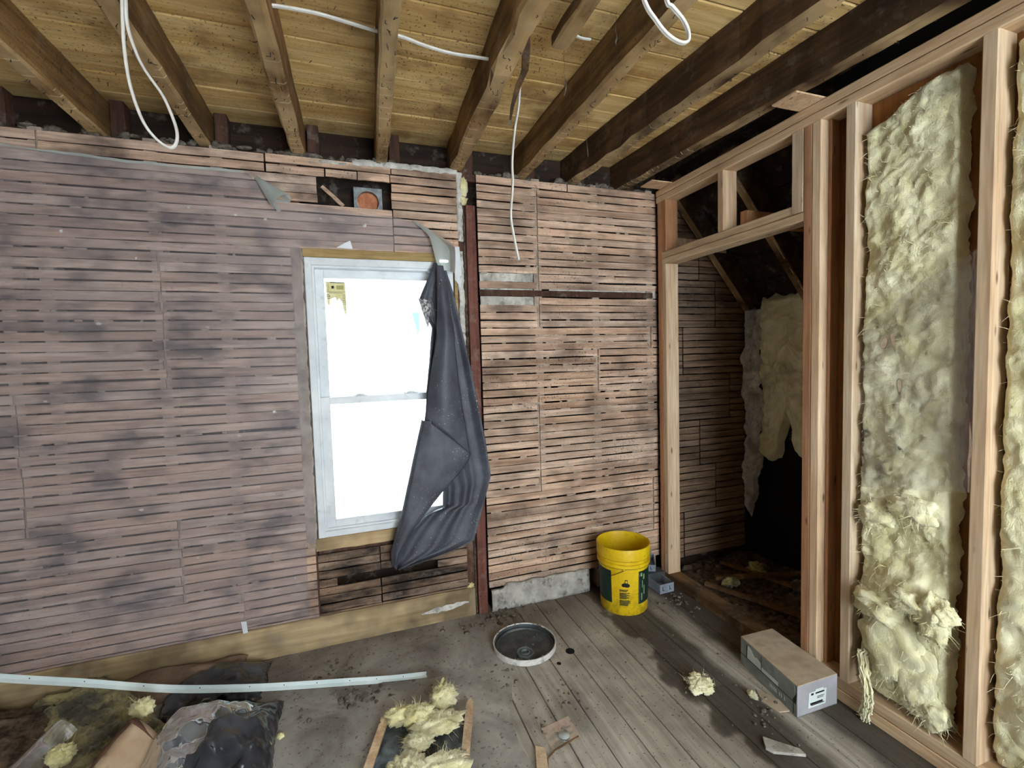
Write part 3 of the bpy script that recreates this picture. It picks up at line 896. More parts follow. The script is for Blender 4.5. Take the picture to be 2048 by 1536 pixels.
JO = [(-1.76, -1.76, 'joist', 'ceiling joist beyond the left edge of the picture'),
      (-1.365, -1.365, 'joist', 'ceiling joist just outside the left edge'),
      (-.965, -.985, 'joist', 'leftmost brown ceiling joist in view, above the bare left lath'),
      (-.575, -.585, 'joist', 'brown ceiling joist with the long white cable loop hanging beside it'),
      (-.187, -.210, 'joist', 'pale-bottomed ceiling joist where the white ceiling cable starts'),
      (.198, .140, 'joist', 'pale-bottomed ceiling joist straight above the electrical box'),
      (.585, .535, 'joist', 'split ceiling joist with a red splinter hanging from it'),
      (.952, .955, 'joist', 'ceiling joist crossed by the short white cable loop'),
      (1.270, 1.365, 'joist_dark', 'ragged dark ceiling joist, second from the stud partition'),
      (1.610, 1.715, 'joist_dark', 'dark ceiling joist closest to the new stud partition')]
for i, (xa, xb, m, lab) in enumerate(JO):
    L0 = 4.3
    ang = math.atan2(xb - xa, 1.45)
    hw = .030 if i not in (6,) else .036
    o = thing('ceiling_joist', lab, 'joist', (xa, 0, 0), ang, group='exposed ceiling joists', kind='structure')
    seg, vs, fs = 44, [], []
    r = random.Random(40 + i)
    for s_ in range(seg + 1):
        yy = .11 - (L0 + .0) * s_ / seg
        jr = .0035 if i not in (6, 8) else .007
        j = [r.uniform(-jr, jr) for _ in range(8)]
        sec = [(-hw + j[0] * .5, CZ), (hw + j[1] * .5, CZ), (hw + j[2], 2.428 + j[3]), (hw - .009 + j[2], 2.418 + j[4] * .6), (-hw + .009 + j[5], 2.418 + j[4] * .6), (-hw + j[5], 2.428 + j[6])]
        vs += [(a, yy, b_) for a, b_ in sec]
    for s_ in range(seg):
        for q in range(6):
            q2 = (q + 1) % 6
            fs.append((s_ * 6 + q, s_ * 6 + q2, (s_ + 1) * 6 + q2, (s_ + 1) * 6 + q))
    fs += [tuple(range(6)), tuple(seg * 6 + q for q in range(5, -1, -1))]
    obj('beam', MB().add(vs, fs), m, o)
    nm = MB()
    for q in range(46):
        yy = -r.uniform(.05, 1.9)
        p = Vector((r.uniform(-hw * .8, hw * .8), yy, 2.419))
        d = Vector((r.gauss(0, .6), r.gauss(0, .6), -1)).normalized() * r.uniform(.006, .016)
        nm.tube([p, p + d, p + d + Vector((r.gauss(0, .005), r.gauss(0, .005), .001))], .0011, 4)
    q_ = obj('nails', nm, 'blackmark', o)
    q_['kind'] = 'stuff'
    # old stud end standing beside the joist on the wall plate
    obj('stud_end', MB().bar('z', 2.416, CZ, .034 + hw * .2, .092, .035, .11, .003, 3, .002), 'old_stud', o)
nm = MB()
r = random.Random(77)
for q in range(120):
    p = Vector((r.uniform(-1.3, 1.2), -r.uniform(.1, 1.5), CZ))
    d = Vector((r.gauss(0, .4), r.gauss(0, .4), -1)).normalized() * r.uniform(.008, .02)
    nm.tube([p, p + d], .0011, 4)
o = obj('nail_points', nm, 'blackmark', ceil)
o['kind'] = 'stuff'
obj('rim_blocking', MB().bar('x', -2.3, 1.9, .10, .118, 2.42, CZ, .002), 'sheath', wall)

# things hanging from the ceiling
def cable(name, pts, r_, label, twin=True, n=6):
    P = smooth_path(pts, n)
    mb = MB().tube(P, r_, 8)
    if twin:
        mb.tube([p + Vector((.0, r_ * 1.2, 0)) for p in P], r_, 8)
    return tag(obj(name, mb, 'cable', smooth=True), label, 'cable')
cable('electric_cable', [(-.514, -.95, 2.44), (-0.516, -0.95, 2.383), (-0.519, -0.95, 2.283), (-0.515, -0.95, 2.195), (-0.503, -0.95, 2.127), (-0.485, -0.95, 2.072), (-0.459, -0.95, 2.036), (-0.432, -0.95, 2.02), (-0.417, -0.95, 2.035),
                         (-0.414, -0.95, 2.065), (-0.423, -0.95, 2.106), (-0.441, -0.95, 2.156), (-0.476, -0.95, 2.214), (-0.495, -0.95, 2.262), (-0.508, -0.95, 2.322), (-0.508, -0.95, 2.384), (-.507, -.95, 2.44)], .0036,
      'long white cable loop hanging from the ceiling above the left lath')
cable('electric_cable', [(0.70, -1.44, 2.42), (0.752, -1.42, 2.325), (0.785, -1.42, 2.285), (0.82, -1.42, 2.256), (0.859, -1.42, 2.243), (0.885, -1.42, 2.249), (0.889, -1.42, 2.271), (0.873, -1.42, 2.3), (0.837, -1.42, 2.328), (0.821, -1.42, 2.339), (.79, -1.43, 2.42)], .0042,
      'short white cable loop hanging at the top right of the joists')
cable('electric_cable', [(.724, -.6, 2.577), (0.722, -0.6, 2.555), (0.715, -0.6, 2.473), (0.694, -0.6, 2.37), (0.679, -0.6, 2.246), (0.678, -0.6, 2.144), (0.666, -0.6, 2.021), (0.678, -0.6, 1.929), (0.696, -0.6, 1.836)], .0046,
      'straight white cable end dangling in front of the right lath wall')
cable('electric_cable', [(-.189, -0.867, 2.5), (-0.12, -0.873, 2.5), (-0.037, -0.873, 2.5), (0.051, -0.859, 2.5), (0.139, -0.845, 2.5), (0.216, -0.841, 2.5), (0.293, -0.82, 2.5), (0.383, -0.806, 2.5), (0.472, -0.81, 2.5), (0.551, -0.813, 2.5)], .0042,
      'white cable running level through the ceiling joists above the window')
cable('electric_cable', [(.79, -.935, 2.563), (.83, -.93, 2.558), (.875, -.925, 2.563)], .0035, 'tiny bit of white cable at the ceiling right of the hanging board stub')
sp_ = thing('wood_splinter', 'long reddish wood splinter hanging down from the split joist', 'splinter')
P = [(0.640, -0.88, 2.56), (0.640, -0.88, 2.50), (0.634, -0.88, 2.44), (0.606, -0.88, 2.38), (0.583, -0.88, 2.31), (0.573, -0.88, 2.258)]
mb = MB()
wd = [.016, .014, .012, .010, .006, .003]
for a, b, wa, wb in zip(P, P[1:], wd, wd[1:]):
    mb.hexa([(b[0] - wb, b[1] - .004, b[2]), (b[0] + wb, b[1] - .004, b[2]), (b[0] + wb, b[1] + .004, b[2]), (b[0] - wb, b[1] + .004, b[2])],
            [(a[0] - wa, a[1] - .004, a[2]), (a[0] + wa, a[1] - .004, a[2]), (a[0] + wa, a[1] + .004, a[2]), (a[0] - wa, a[1] + .004, a[2])])
obj('strip', mb, 'joist_dark', sp_)
obj('dust_clump', MB().blob((.572, -.88, 2.252), (.005, .005, .009), 3, .5), 'dust', sp_)
tag(obj('board_stub', MB().bar('y', -1.75, -.975, 2.47, 2.512, .695, .752, .004, 8, .003, 5), 'joist', rot=(0, 0, 0)), 'short sawn board hanging between two joists near the ceiling', 'board')
for q, (xx, yy, z0, z1, lab) in enumerate([(.779, -.9, 2.577, 2.365, 'cobweb strand with a dust bead below the board stub'), (1.06, -.55, 2.56, 2.32, 'tangled cobweb strand between two right joists'),
                                           (.90, -1.05, 2.577, 2.47, 'short cobweb strand beside the short cable loop')]):
    r = random.Random(q)
    P = [(xx + r.gauss(0, .002), yy + r.gauss(0, .002), z0 + (z1 - z0) * i / 10) for i in range(11)]
    cw = tag(obj('cobweb', MB().tube(P, [.0008] * 8 + [.002, .003, .0015], 5), 'dust', smooth=True), lab, 'cobweb')

# ---------------------------------------------------------------- right partition of new studs
pw = thing('wall_right', 'new wooden stud partition with a framed opening', 'wall', kind='structure')
X0, X1 = 1.808, 1.897
def stud(y1, y0, z0, z1, m='new', name='stud', x0=X0, x1=X1):
    r = random.Random(int(y0 * -1000))
    return obj(name, MB().bar('z', z0, z1, x0, x1, y0, y1, .003, 6, .0006, int(abs(y0) * 999)), m, pw)
PT0, PT1 = 2.332, 2.410
obj('top_plate', MB().bar('y', -4.28, -.035, PT0, PT0 + .0375, X0, X1, .004), 'new_y', pw)
obj('top_plate', MB().bar('y', -4.28, -.030, PT0 + .0405, PT1, X0 + .002, X1, .004), 'new_y', pw)
M['plate_dirty'] = wood('dirty_plate_lumber', '#6d5138', '#98754f', 'y', .7, '#35281d', .7, 5.0, .42, .62, dust=.4, knots=.4)
obj('bottom_plate', MB().bar('y', -1.012, -.02, 0, .055, X0, X1, .003, 8, .001), 'plate_dirty', pw)
obj('bottom_plate', MB().bar('y', -4.28, -1.014, 0, .047, X0, X1, .003), 'new_y', pw)
obj('bottom_plate', MB().bar('y', -4.28, -1.014, .049, .095, X0 + .002, X1, .003), 'new_y', pw)
stud(-.045, -.083, .055, PT0, 'new_red', 'king_stud')
stud(-.0835, -.121, .055, 1.957, 'new', 'trimmer_stud')
stud(-.0835, -.121, 2.034, PT0, 'new_red', 'cripple_stud')
obj('header', MB().bar('y', -1.012, -.084, 1.958, 1.9945, X0, X1, .004), 'new_y', pw)
obj('header', MB().bar('y', -.956, -.084, 1.9970, 2.034, X0 + .003, X1, .004), 'new_y', pw)
stud(-.535, -.573, 2.0345, PT0, 'new', 'cripple_stud')
stud(-.957, -1.011, 1.9965, PT0, 'new', 'cripple_stud')
stud(-1.0125, -1.050, .095, PT0, 'new_red', 'king_stud')
stud(-1.0505, -1.088, .095, PT0, 'new', 'king_stud')
stud(-1.0885, -1.102, .095, PT0, 'new_red', 'stud', X1 - .05, X1)
for y_ in (-1.185, -1.585, -1.99, -2.395, -2.80, -3.2, -3.6, -4.0):
    stud(y_, y_ - .038, .095, PT0, 'new')
obj('plywood_panel', MB().box(X1 + .001, X1 + .013, -4.28, -1.09, 0, 2.335), 'ply', pw)
obj('upper_backing', MB().box(X1 + .02, X1 + .03, -4.28, -1.09, 2.30, 2.58), 'black', pw)
# shims on the plate
tag(obj('wood_shim', MB().bar('x', 1.665, 1.885, -1.095, -.985, 2.411, 2.4175, .001), 'new'), 'pale wood shim under the joist above the middle of the partition', 'shim', 'shims on the top plate')
tag(obj('wood_shim', MB().bar('x', 1.68, 1.885, -.17, -.06, 2.411, 2.4175, .001), 'new'), 'pale wood shim on the top plate at the back corner', 'shim', 'shims on the top plate')

# ---------------------------------------------------------------- glass wool in the stud bays
def batt(y0, y1, z0, z1, xf, seed, name='wool', parent=None, mat='batt', amp=.02, edge=.02, ny=44, nz=300, bumps=(), topcut=None, botcut=None, rag=.012, side=-1, thick=.05):
    """A batt facing -x: displaced sheet with rounded ragged edges. xf is the mean face position."""
    G = []
    pts = []
    for i in range(nz + 1):
        row = []
        for j in range(ny + 1):
            t, s_ = j / ny, i / nz
            yy = y0 + (y1 - y0) * t
            zt = z1 if topcut is None else lerp(topcut, t)
            zb = z0 if botcut is None else lerp(botcut, t)
            zz = zb + (zt - zb) * s_
            e = min(t, 1 - t) * abs(y1 - y0)
            ez = min(zz - zb, zt - zz)
            k1 = min(1, e / edge) ** .5 * min(1, max(0, ez) / edge) ** .5
            d = amp * fr(yy, seed, zz, 7, seed, 5) + amp * .45 * fr(yy, 0, zz, 22, seed + 3, 4) - amp * .5 * abs(fr(yy, zz, 0, 5, seed + 9, 3))
            for by, bz, ry, rz, h in bumps:
                q = ((yy - by) / ry) ** 2 + ((zz - bz) / rz) ** 2
                if q < 1: d += h * (1 - q) ** 1.2
            px = xf + side * d + thick * (1 - k1)
            r_ = rag * fr(zz, yy, 0, 18, seed + 5, 4) * (1 if (j in (0, ny)) else 0)
            rz_ = rag * 2 * fr(yy, zz, 0, 20, seed + 6, 4) * (1 if i in (0, nz) else 0)
            row.append((px, yy + r_, zz + rz_))
            if k1 > .6: pts.append(((px, yy, zz), (side, 0, 0)))
        G.append(row)
    o = obj(name, MB().grid(G, flip=(side < 0) == (y1 > y0)), mat, parent, smooth=True)
    return o, pts

b1 = thing('insulation_batt', 'yellow glass wool batt between two studs, clear film over its middle', 'insulation', group='glass wool in the stud partition')
o, pts = batt(-1.228, -1.528, .10, 2.25, 1.836, 2, 'wool', b1, amp=.021, bumps=[(-1.40, .56, .16, .09, .045), (-1.33, .47, .10, .12, .035), (-1.36, .28, .12, .12, .03), (-1.38, .85, .14, .07, .02), (-1.33, 1.9, .09, .25, .012)],
              topcut=[(0, 2.225), (.3, 2.25), (.45, 2.275), (.75, 2.31), (.95, 2.30), (1, 2.27)], botcut=[(0, .10), (1, .105)])
fuzz('loose_fibres', b1, random.Random(3).sample(pts, 2600), .020, 'batt', 3)
# overhanging torn clumps low on the batt
for q, (cy_, cz_, cx_, rx_, ry_, rz_) in enumerate([(-1.335, .475, 1.805, .045, .085, .055), (-1.425, .540, 1.810, .045, .075, .050), (-1.505, .510, 1.800, .038, .045, .085), (-1.535, .545, 1.795, .030, .035, .035),
                                                   (-1.37, .33, 1.818, .035, .10, .13), (-1.44, .25, 1.825, .030, .07, .12), (-1.30, .80, 1.825, .03, .06, .05), (-1.42, .86, 1.825, .03, .08, .05), (-1.49, .17, 1.83, .03, .05, .06)]):
    o = obj('wool_clump', MB().blob((cx_, cy_, cz_), (rx_, ry_, rz_), q + 90,   .42, 1.5, 40, 28), 'batt', b1, smooth=True)
    rr = random.Random(q)
    pts = []
    for i in range(150):
        a, e = rr.uniform(0, 6.28), rr.uniform(-1.5, 1.5)
        d = Vector((-abs(math.cos(a) * math.cos(e)), math.sin(a) * math.cos(e), math.sin(e)))
        pts.append(((cx_ + d.x * rx_, cy_ + d.y * ry_, cz_ + d.z * rz_), d))
    fuzz('loose_fibres', b1, pts, .022, 'batt', q + 40)
# tuft hanging over the bottom plate
P = smooth_path([(1.81, -1.275, .26), (1.790, -1.295, .18), (1.782, -1.315, .12), (1.785, -1.305, .06), (1.79, -1.292, .008)], 6)
mb = MB()
r = random.Random(12)
for q in range(16):
    d = Vector((r.gauss(0, .005), r.gauss(0, .010), r.gauss(0, .012)))
    mb.tube([p + d + Vector((0, r.gauss(0, .004), 0)) for p in P], [.0042 * (1 - i / len(P) * .6) for i in range(len(P))], 6)
obj('hanging_tuft', mb, 'batt', b1, smooth=True)

b2 = thing('insulation_batt', 'yellow glass wool batt at the right edge of the picture', 'insulation', group='glass wool in the stud partition')
o, pts = batt(-1.630, -1.985, .10, 2.31, 1.842, 11, 'wool', b2, amp=.022, ny=40, nz=220, bumps=[(-1.78, .4, .14, .2, .03), (-1.75, 2.2, .12, .1, .03)])
fuzz('loose_fibres', b2, random.Random(4).sample(pts, 1500), .020, 'batt', 5)
b3 = thing('insulation_batt', 'glass wool batt beyond the right edge of the picture', 'insulation', group='glass wool in the stud partition')
batt(-2.032, -2.39, .10, 2.31, 1.842, 15, 'wool', b3, amp=.02, ny=30, nz=120)
tag(obj('insulation_scrap', MB().blob((1.80, -1.70, .035), (.06, .06, .04), 5, .5, 2.2, flat=.0), 'batt', smooth=True), 'small glass wool heap at the foot of the right stud', 'insulation')

# clear plastic over the middle of the batt
cp_ = thing('plastic_sheet', 'crinkled clear plastic stapled across the middle of the insulation', 'plastic sheet')
G = []
for i in range(81):
    t = i / 80
    yy = -1.262 - .328 * t
    zt = lerp([(0, 1.50), (.12, 1.53), (.55, 1.632), (1, 1.715)], t)
    zb = lerp([(0, .90), (.5, .93), (1, .965)], t)
    row = []
    for j in range(101):
        s_ = j / 100
        zz = zb + (zt - zb) * s_
        # creases radiating from a staple on the left edge, and upright ones along the right stud
        dy, dz = (-1.262 - yy) + .01, zz - 1.17
        ang = math.atan2(dz, dy)
        fan = max(0, math.sin(ang * 19 + 1.2 * fr(yy, zz, 0, 3, 1))) ** 2 * .0045 * max(0, 1 - math.hypot(dy, dz) / .34) * max(0, 1 - abs(ang + .62) / .42) * .45
        c2 = (zz - 1.34) + .75 * dy
        fan += .0035 * math.exp(-(c2 / .012) ** 2) * .6 * max(0, 1 - dy / .14) + .0015 * math.exp(-((dy - .13 + .15 * (zz - 1.40)) / .009) ** 2) * (1.33 < zz < 1.47)
        rib = .004 * math.sin(yy * 260) * max(0, (t - .8) / .2) * (1 if zz < 1.35 else .6)
        row.append((1.806 - .004 * math.sin(math.pi * t) - fan - rib * .5 - .006 * fr(yy, 0, zz, 10, 3, 2), yy, zz))
    G.append(row)
obj('sheet', MB().grid(G), 'clear', cp_, smooth=True)

# ---------------------------------------------------------------- closet behind the opening
wc = thing('wall_closet', 'dark lath wall of the closet behind the framed opening', 'wall', kind='structure')
z = .10
row = 0
while z < 2.40:
    xe = 2.53 if z < 1.76 else 2.53 - (z - 1.76) / 1.19
    xj = [2.02, 2.28, 2.15, 2.40][(row // 7) % 4]
    t = RND.gauss(0, .001)
    if xe > 1.95:
        if xj < xe - .05:
            lath(wc, 1.835, xj - .005, z, 'lath_closet_shaded', t)
            lath(wc, xj + .005, xe, z, 'lath_closet_shaded', t)
        else:
            lath(wc, 1.835, xe, z, 'lath_closet_shaded', t)
    z += PITCH
    row += 1
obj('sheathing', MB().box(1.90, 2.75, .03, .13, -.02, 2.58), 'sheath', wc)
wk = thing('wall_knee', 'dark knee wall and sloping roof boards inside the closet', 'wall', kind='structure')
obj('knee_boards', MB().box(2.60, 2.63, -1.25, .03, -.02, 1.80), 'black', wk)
mb = MB()
sl_ = (2.60, 1.74), (1.93, 2.54)
dx, dz = sl_[1][0] - sl_[0][0], sl_[1][1] - sl_[0][1]
ln = math.hypot(dx, dz)
for i in range(6):
    a, b = i / 6, (i + 1) / 6 - .006
    p0 = (sl_[0][0] + dx * a, sl_[0][1] + dz * a)
    p1 = (sl_[0][0] + dx * b, sl_[0][1] + dz * b)
    nx, nz = .02 * .77, .02 * .64
    obj('roof_board', MB().hexa([(p0[0], -1.25, p0[1]), (p1[0], -1.25, p1[1]), (p1[0], .03, p1[1]), (p0[0], .03, p0[1])],
                                [(p0[0] + nx, -1.25, p0[1] + nz), (p1[0] + nx, -1.25, p1[1] + nz), (p1[0] + nx, .03, p1[1] + nz), (p0[0] + nx, .03, p0[1] + nz)]), 'sheath', wk)
for y_ in (-.03, -.47, -.90):
    nx, nz = -.11 * .77, -.11 * .64
    a, b = (2.60, 1.735), (1.95, 2.51)
    obj('rafter', MB().hexa([(a[0] + nx, y_ - .05, a[1] + nz), (b[0] + nx, y_ - .05, b[1] + nz), (b[0] + nx, y_, b[1] + nz), (a[0] + nx, y_, a[1] + nz)],
                            [(a[0], y_ - .05, a[1]), (b[0], y_ - .05, b[1]), (b[0], y_, b[1]), (a[0], y_, a[1])]), 'joist_dark', wk)
obj('roof_light_block', MB().hexa([(2.64, -1.27, 1.73), (1.90, -1.27, 2.62), (1.90, .12, 2.62), (2.64, .12, 1.73)], [(2.70, -1.27, 1.78), (1.96, -1.27, 2.67), (1.96, .12, 2.67), (2.70, .12, 1.78)]), 'black', wk)  # added sheet, keeps sky light from leaking through the roof board gaps
obj('closet_end_wall', MB().box(1.93, 2.63, -1.27, -1.25, -.02, 2.58), 'sheath', wk)
obj('closet_top', MB().box(1.89, 2.2, -1.25, .03, 2.52, 2.56), 'sheath', wk)
tag(obj('blocking_board', MB().bar('x', 1.83, 2.30, -.083, -.045, 2.050, 2.125, .003), 'new'), 'pale blocking board running into the closet beside the jamb', 'board')
tag(obj('blocking_board', MB().bar('x', 1.90, 2.36, -.63, -.592, 2.05, 2.125, .003), 'new_red'), 'reddish blocking board behind the middle cripple stud', 'board')
tag(obj('blocking_board', MB().bar('x', 1.90, 2.20, -.945, -.905, 2.05, 2.14, .003), 'new_red'), 'short reddish blocking board behind the right cripple stud', 'board')
cf = thing('insulation_batt', 'dirty yellow wool hanging on the closet knee wall', 'insulation')
o, pts = batt(-.13, -1.20, .55, 1.76, 2.50, 21, 'wool', cf, 'batt_dirty' if False else 'batt', amp=.03, edge=.03, ny=60, nz=110,
              botcut=[(0, .82), (.06, .70), (.12, .74), (.2, 1.02), (.27, .78), (.34, .74), (.4, .66), (1, .6)], rag=.02, thick=.06)
fuzz('loose_fibres', cf, random.Random(6).sample(pts, 500), .02, 'batt', 6)
cs = thing('insulation_batt', 'narrow torn wool strip hanging in the closet back corner', 'insulation')
o, pts = batt(-.035, -.16, .36, 1.70, 2.47, 25, 'wool', cs, 'wool_white', amp=.03, edge=.02, ny=20, nz=110, rag=.02, botcut=[(0, .40), (.4, .34), (1, .70)], thick=.05)
fuzz('loose_fibres', cs, random.Random(6).sample(pts, 250), .02, 'wool_white', 6)
# closet floor rubble
mb = MB()
r = random.Random(31)
for q in range(170):
    xx, yy = r.uniform(1.92, 2.55), r.uniform(-1.2, -.02)
    s_ = r.uniform(.008, .032)
    mb.blob((xx, yy, s_ * .4 + .015), (s_ * r.uniform(.7, 1.6), s_, s_ * .7), q, .6, 2.0, 8, 6)
G = [[(1.90 + .72 * i / 30, -1.24 + 1.25 * j / 40, .022 + .022 * fr(i * .1, j * .1, 0, 1.6, 3)) for j in range(41)] for i in range(31)]
mb.grid(G)
o = tag(obj('rubble', mb, 'dirt', smooth=True), 'brown rubble and dirt covering the closet floor', 'rubble', kind='stuff')
for q, (xx, yy, zz, ln_, rz, ry, m, lab) in enumerate([(2.0, -.30, .075, .62, -.32, -.02, 'plate_dirty', 'long brown stick lying across the closet rubble'),
                                                      (2.22, -.12, .06, .42, -1.25, 0, 'plate_dirty', 'brown stick leaning in the closet back corner'),
                                                      (1.93, -.30, .055, .52, -1.15, 0, 'plate_dirty', 'brown stick lying just behind the bottom plate')]):
    tag(obj('wood_stick', MB().bar('x', 0, ln_, -.014, .014, -.010, .010, .002, 4, .001), m, loc=(xx, yy, zz), rot=(0, ry, rz)), lab, 'stick')
for q, (xx, yy, s_, lab) in enumerate([(2.06, -.36, .05, 'pale wool scrap in the middle of the closet rubble'), (2.35, -.28, .06, 'dark wool scrap under the closet knee wall'), (2.38, -.55, .05, 'grey wool scrap beside the black gap in the closet')]):
    tag(obj('insulation_scrap', MB().blob((xx, yy, .065), (s_, s_ * .8, s_ * .5), q + 50, .6, 2.2), 'batt_dirty', smooth=True), lab, 'insulation')

# ---------------------------------------------------------------- the rest of the room behind the camera
M['drywall'] = plain('bare_wall', '#a39a8e', '#b9b1a5', 3, .9)
wl = obj('wall_left', MB().box(-2.34, -2.30, -4.3, .12, 0, 2.58), 'drywall')
tag(wl, 'plain wall on the left, outside the picture', 'wall', kind='structure')
mb = MB()
mb.box(-2.34, .10, -4.34, -4.30, 0, 2.58).box(1.60, 1.99, -4.34, -4.30, 0, 2.58).box(.10, 1.60, -4.34, -4.30, 0, .25).box(.10, 1.60, -4.34, -4.30, 2.40, 2.58)  # unseen opening, its size and place set for the light indoors
wf_ = obj('wall_front', mb, 'drywall')
tag(wf_, 'plain wall behind the camera, wide opening added for daylight', 'wall', kind='structure')

# ---------------------------------------------------------------- yellow bucket
BX, BY = 1.418, -.225
bu = thing('bucket', 'open yellow plastic bucket with dark green labels in the corner', 'bucket', (BX, BY, 0))
kk = NT('yellow_plastic')
pos = kk.n('NewGeometry').outputs['Position']
pz = kk.n('SeparateXYZ', {0: pos}).outputs[2]
c_ = kk.ramp(kk.noise(pos, 12, 5, .6), .35, .7, srgb('#cfa90f'), srgb('#e6c41c'))
low = kk.math('MULTIPLY', kk.math('SUBTRACT', 1.0, kk.ramp(pz, .02, .20)), kk.ramp(kk.noise(pos, 26, 5, .7), .45, .62))
c_ = kk.mix(kk.math('MULTIPLY', low, .55), c_, srgb('#7d6a1c'))
c_ = kk.mix(kk.math('MULTIPLY', kk.ramp(kk.noise(pos, 70, 4, .6), .62, .7), .5), c_, srgb('#5c4812'))
M['yellow'] = kk.done(kk.principled(color=c_, rough=.42, spec=.4))
prof = [(0, .004), (.120, .004), (.127, .0), (.130, .005), (.1345, .14), (.1378, .262), (.138, .266), (.1468, .267), (.1470, .285), (.1385, .287), (.1388, .306), (.1480, .308), (.1490, .366), (.1475, .370), (.1425, .370), (.141, .364), (.1365, .28), (.130, .02), (.0, .014)]
obj('shell', MB().lathe(prof, 64), 'yellow', bu, smooth='sharp')
for z_r in (.2665, .3072):  # thin dark rings drawing the shade line under each rim flange
    rg = obj('shade_ring', MB().tube([(.1466 * math.cos(a_ * math.pi / 24), .1466 * math.sin(a_ * math.pi / 24), z_r) for a_ in range(49)], .0014, 5), plain('groove_shade', '#5f4c10', None, 9, .9), bu)
def rad(z): return lerp([(.005, .130), (.14, .1345), (.275, .1385)], z) + .0006
def wrap(mb, a0, a1, z0, z1, n=12, lift=0.0, m=1):
    G = []
    for i in range(n + 1):
        a = a0 + (a1 - a0) * i / n
        G.append([((rad(z0 + (z1 - z0) * j / m) + lift) * math.cos(a), (rad(z0 + (z1 - z0) * j / m) + lift) * math.sin(a), z0 + (z1 - z0) * j / m) for j in range(m + 1)])
    mb.grid(G)
    return mb
M['green'] = plain('dark_green_label', '#10251f', '#173028', 14, .5, dirt='#2d4438', da=.5)
CA = math.atan2(-2.47 - BY, -BX)          # towards the viewer
obj('label', wrap(MB(), CA - 1.55, CA - .50, .062, .245, 16), 'green', bu)
lb = obj('label', wrap(MB(), CA + .62, CA + 1.75, .062, .245, 16), 'green', bu)
mb = MB()
for z0, z1, a0, a1 in [(.215, .235, .72, .80), (.195, .225, .86, .94), (.15, .19, .80, .84), (.11, .16, .90, .96), (.08, .12, .76, .82)]:
    wrap(mb, CA + a0, CA + a1, z0, z1, 4, .0006)
wrap(mb, CA + .655, CA + .662, .068, .24, 1, .0006)
obj('label_print', mb, plain('pale_green_print', '#8fa070', None, 9, .6), lb)
mb = MB()
r = random.Random(9)
z_ = .150
for q, (lines, gap) in enumerate([(3, .008), (8, .008), (7, 0)]):
    for l in range(lines):
        wdt = .44 if q < 2 else .50
        wrap(mb, CA - .17, CA - .17 + wdt * r.uniform(.62, 1.0), z_ - .0034, z_, 8, .0005)
        z_ -= .0046
    z_ -= gap * .6
obj('printed_text', mb, 'print', bu)
mb = MB()
tx = CA + .075
def disc(ac, zc, rr, n=14):
    vs = [((rad(zc) + .0006) * math.cos(ac), (rad(zc) + .0006) * math.sin(ac), zc)]
    for i in range(n):
        a = ac + rr * math.cos(2 * math.pi * i / n) / .135
        z2 = zc + rr * math.sin(2 * math.pi * i / n)
        vs.append(((rad(z2) + .0006) * math.cos(a), (rad(z2) + .0006) * math.sin(a), z2))
    mb.add(vs, [(0, i + 1, (i + 1) % n + 1) for i in range(n)])
disc(tx - .08, .174, .0105); disc(tx + .09, .173, .0105); disc(tx + .02, .170, .0080)
wrap(mb, tx - .08, tx + .09, .172, .186, 5, .0006)
for a0, a1, z0, z1 in [(-.03, -.005, .186, .203), (.06, .080, .186, .203), (-.03, .080, .200, .205), (-.06, -.048, .186, .196)]:
    wrap(mb, tx + a0, tx + a1, z0, z1, 2, .0006)
obj('tractor_emblem', mb, 'blackmark', bu)
# wire handle folded down to the left
hp = []
for i in range(25):
    t = i / 24
    a = CA + .02 - math.pi * t
    hp.append((.150 * math.cos(a), .150 * math.sin(a), .262 - .085 * math.sin(math.pi * t)))
obj('handle', MB().tube(hp, .0017, 6), plain('dark_wire', '#2a2520', '#3c342c', 9, .5, metal=.4), bu, smooth=True)
for a in (CA + .02, CA + .02 - math.pi):
    o = obj('handle_ear', MB().lathe([(0, .012), (.007, .011), (.010, .004), (.010, -.004)], 14), 'yellow', bu, loc=(.139 * math.cos(a), .139 * math.sin(a), .262), rot=(0, math.pi / 2, a))

# bucket lid, upside down
ld = thing('pail_cover', 'upturned black and white bucket lid lying on the floor', 'lid', (.748, -.388, .0))
M['lid_white'] = plain('white_lid_rim', '#b9b6b2', '#d8d6d3', 20, .5, dirt='#5c564f', da=.6, dsc=30)
M['lid_dark'] = plain('dark_lid_inside', '#33383a', '#4d5456', 16, .5, dirt='#6d675d', da=.6, dsc=22, dlo=.58, dhi=.7)
obj('rim', MB().lathe([(.147, .004), (.153, .006), (.1555, .030), (.154, .034), (.150, .034), (.1485, .030)], 56), 'lid_white', ld, smooth='sharp')
obj('panel', MB().lathe([(.1485, .030), (.147, .012), (.140, .010), (.138, .018), (.134, .018), (.131, .009), (0, .008)], 56), 'lid_dark', ld, smooth='sharp')
obj('base', MB().lathe([(.147, .004), (.0, .003)], 40), 'lid_white', ld)
M['lid_mid'] = plain('grey_lid_ring', '#565d5f', '#6d7577', 16, .5)
sp2 = obj('spout_cap', MB().lathe([(.042, .0), (.041, .010), (.037, .011), (.034, .004), (.024, .003), (.022, .012), (.018, .013), (.016, .002), (0, .001)], 32), 'lid_mid', ld, smooth='sharp', loc=(-.020, -.062, .009))
mb = MB()
r = random.Random(14)
for q in range(60):
    a, rr = r.uniform(0, 6.28), r.choice([r.uniform(0, .13), .146, .146])
    s_ = r.uniform(.0015, .005)
    mb.blob((rr * math.cos(a), rr * math.sin(a), .034 if rr > .14 else .010), (s_, s_, s_ * .6), q, .5, 2, 6, 4)
o = obj('crumbs', mb, 'dust', ld); o['kind'] = 'stuff'

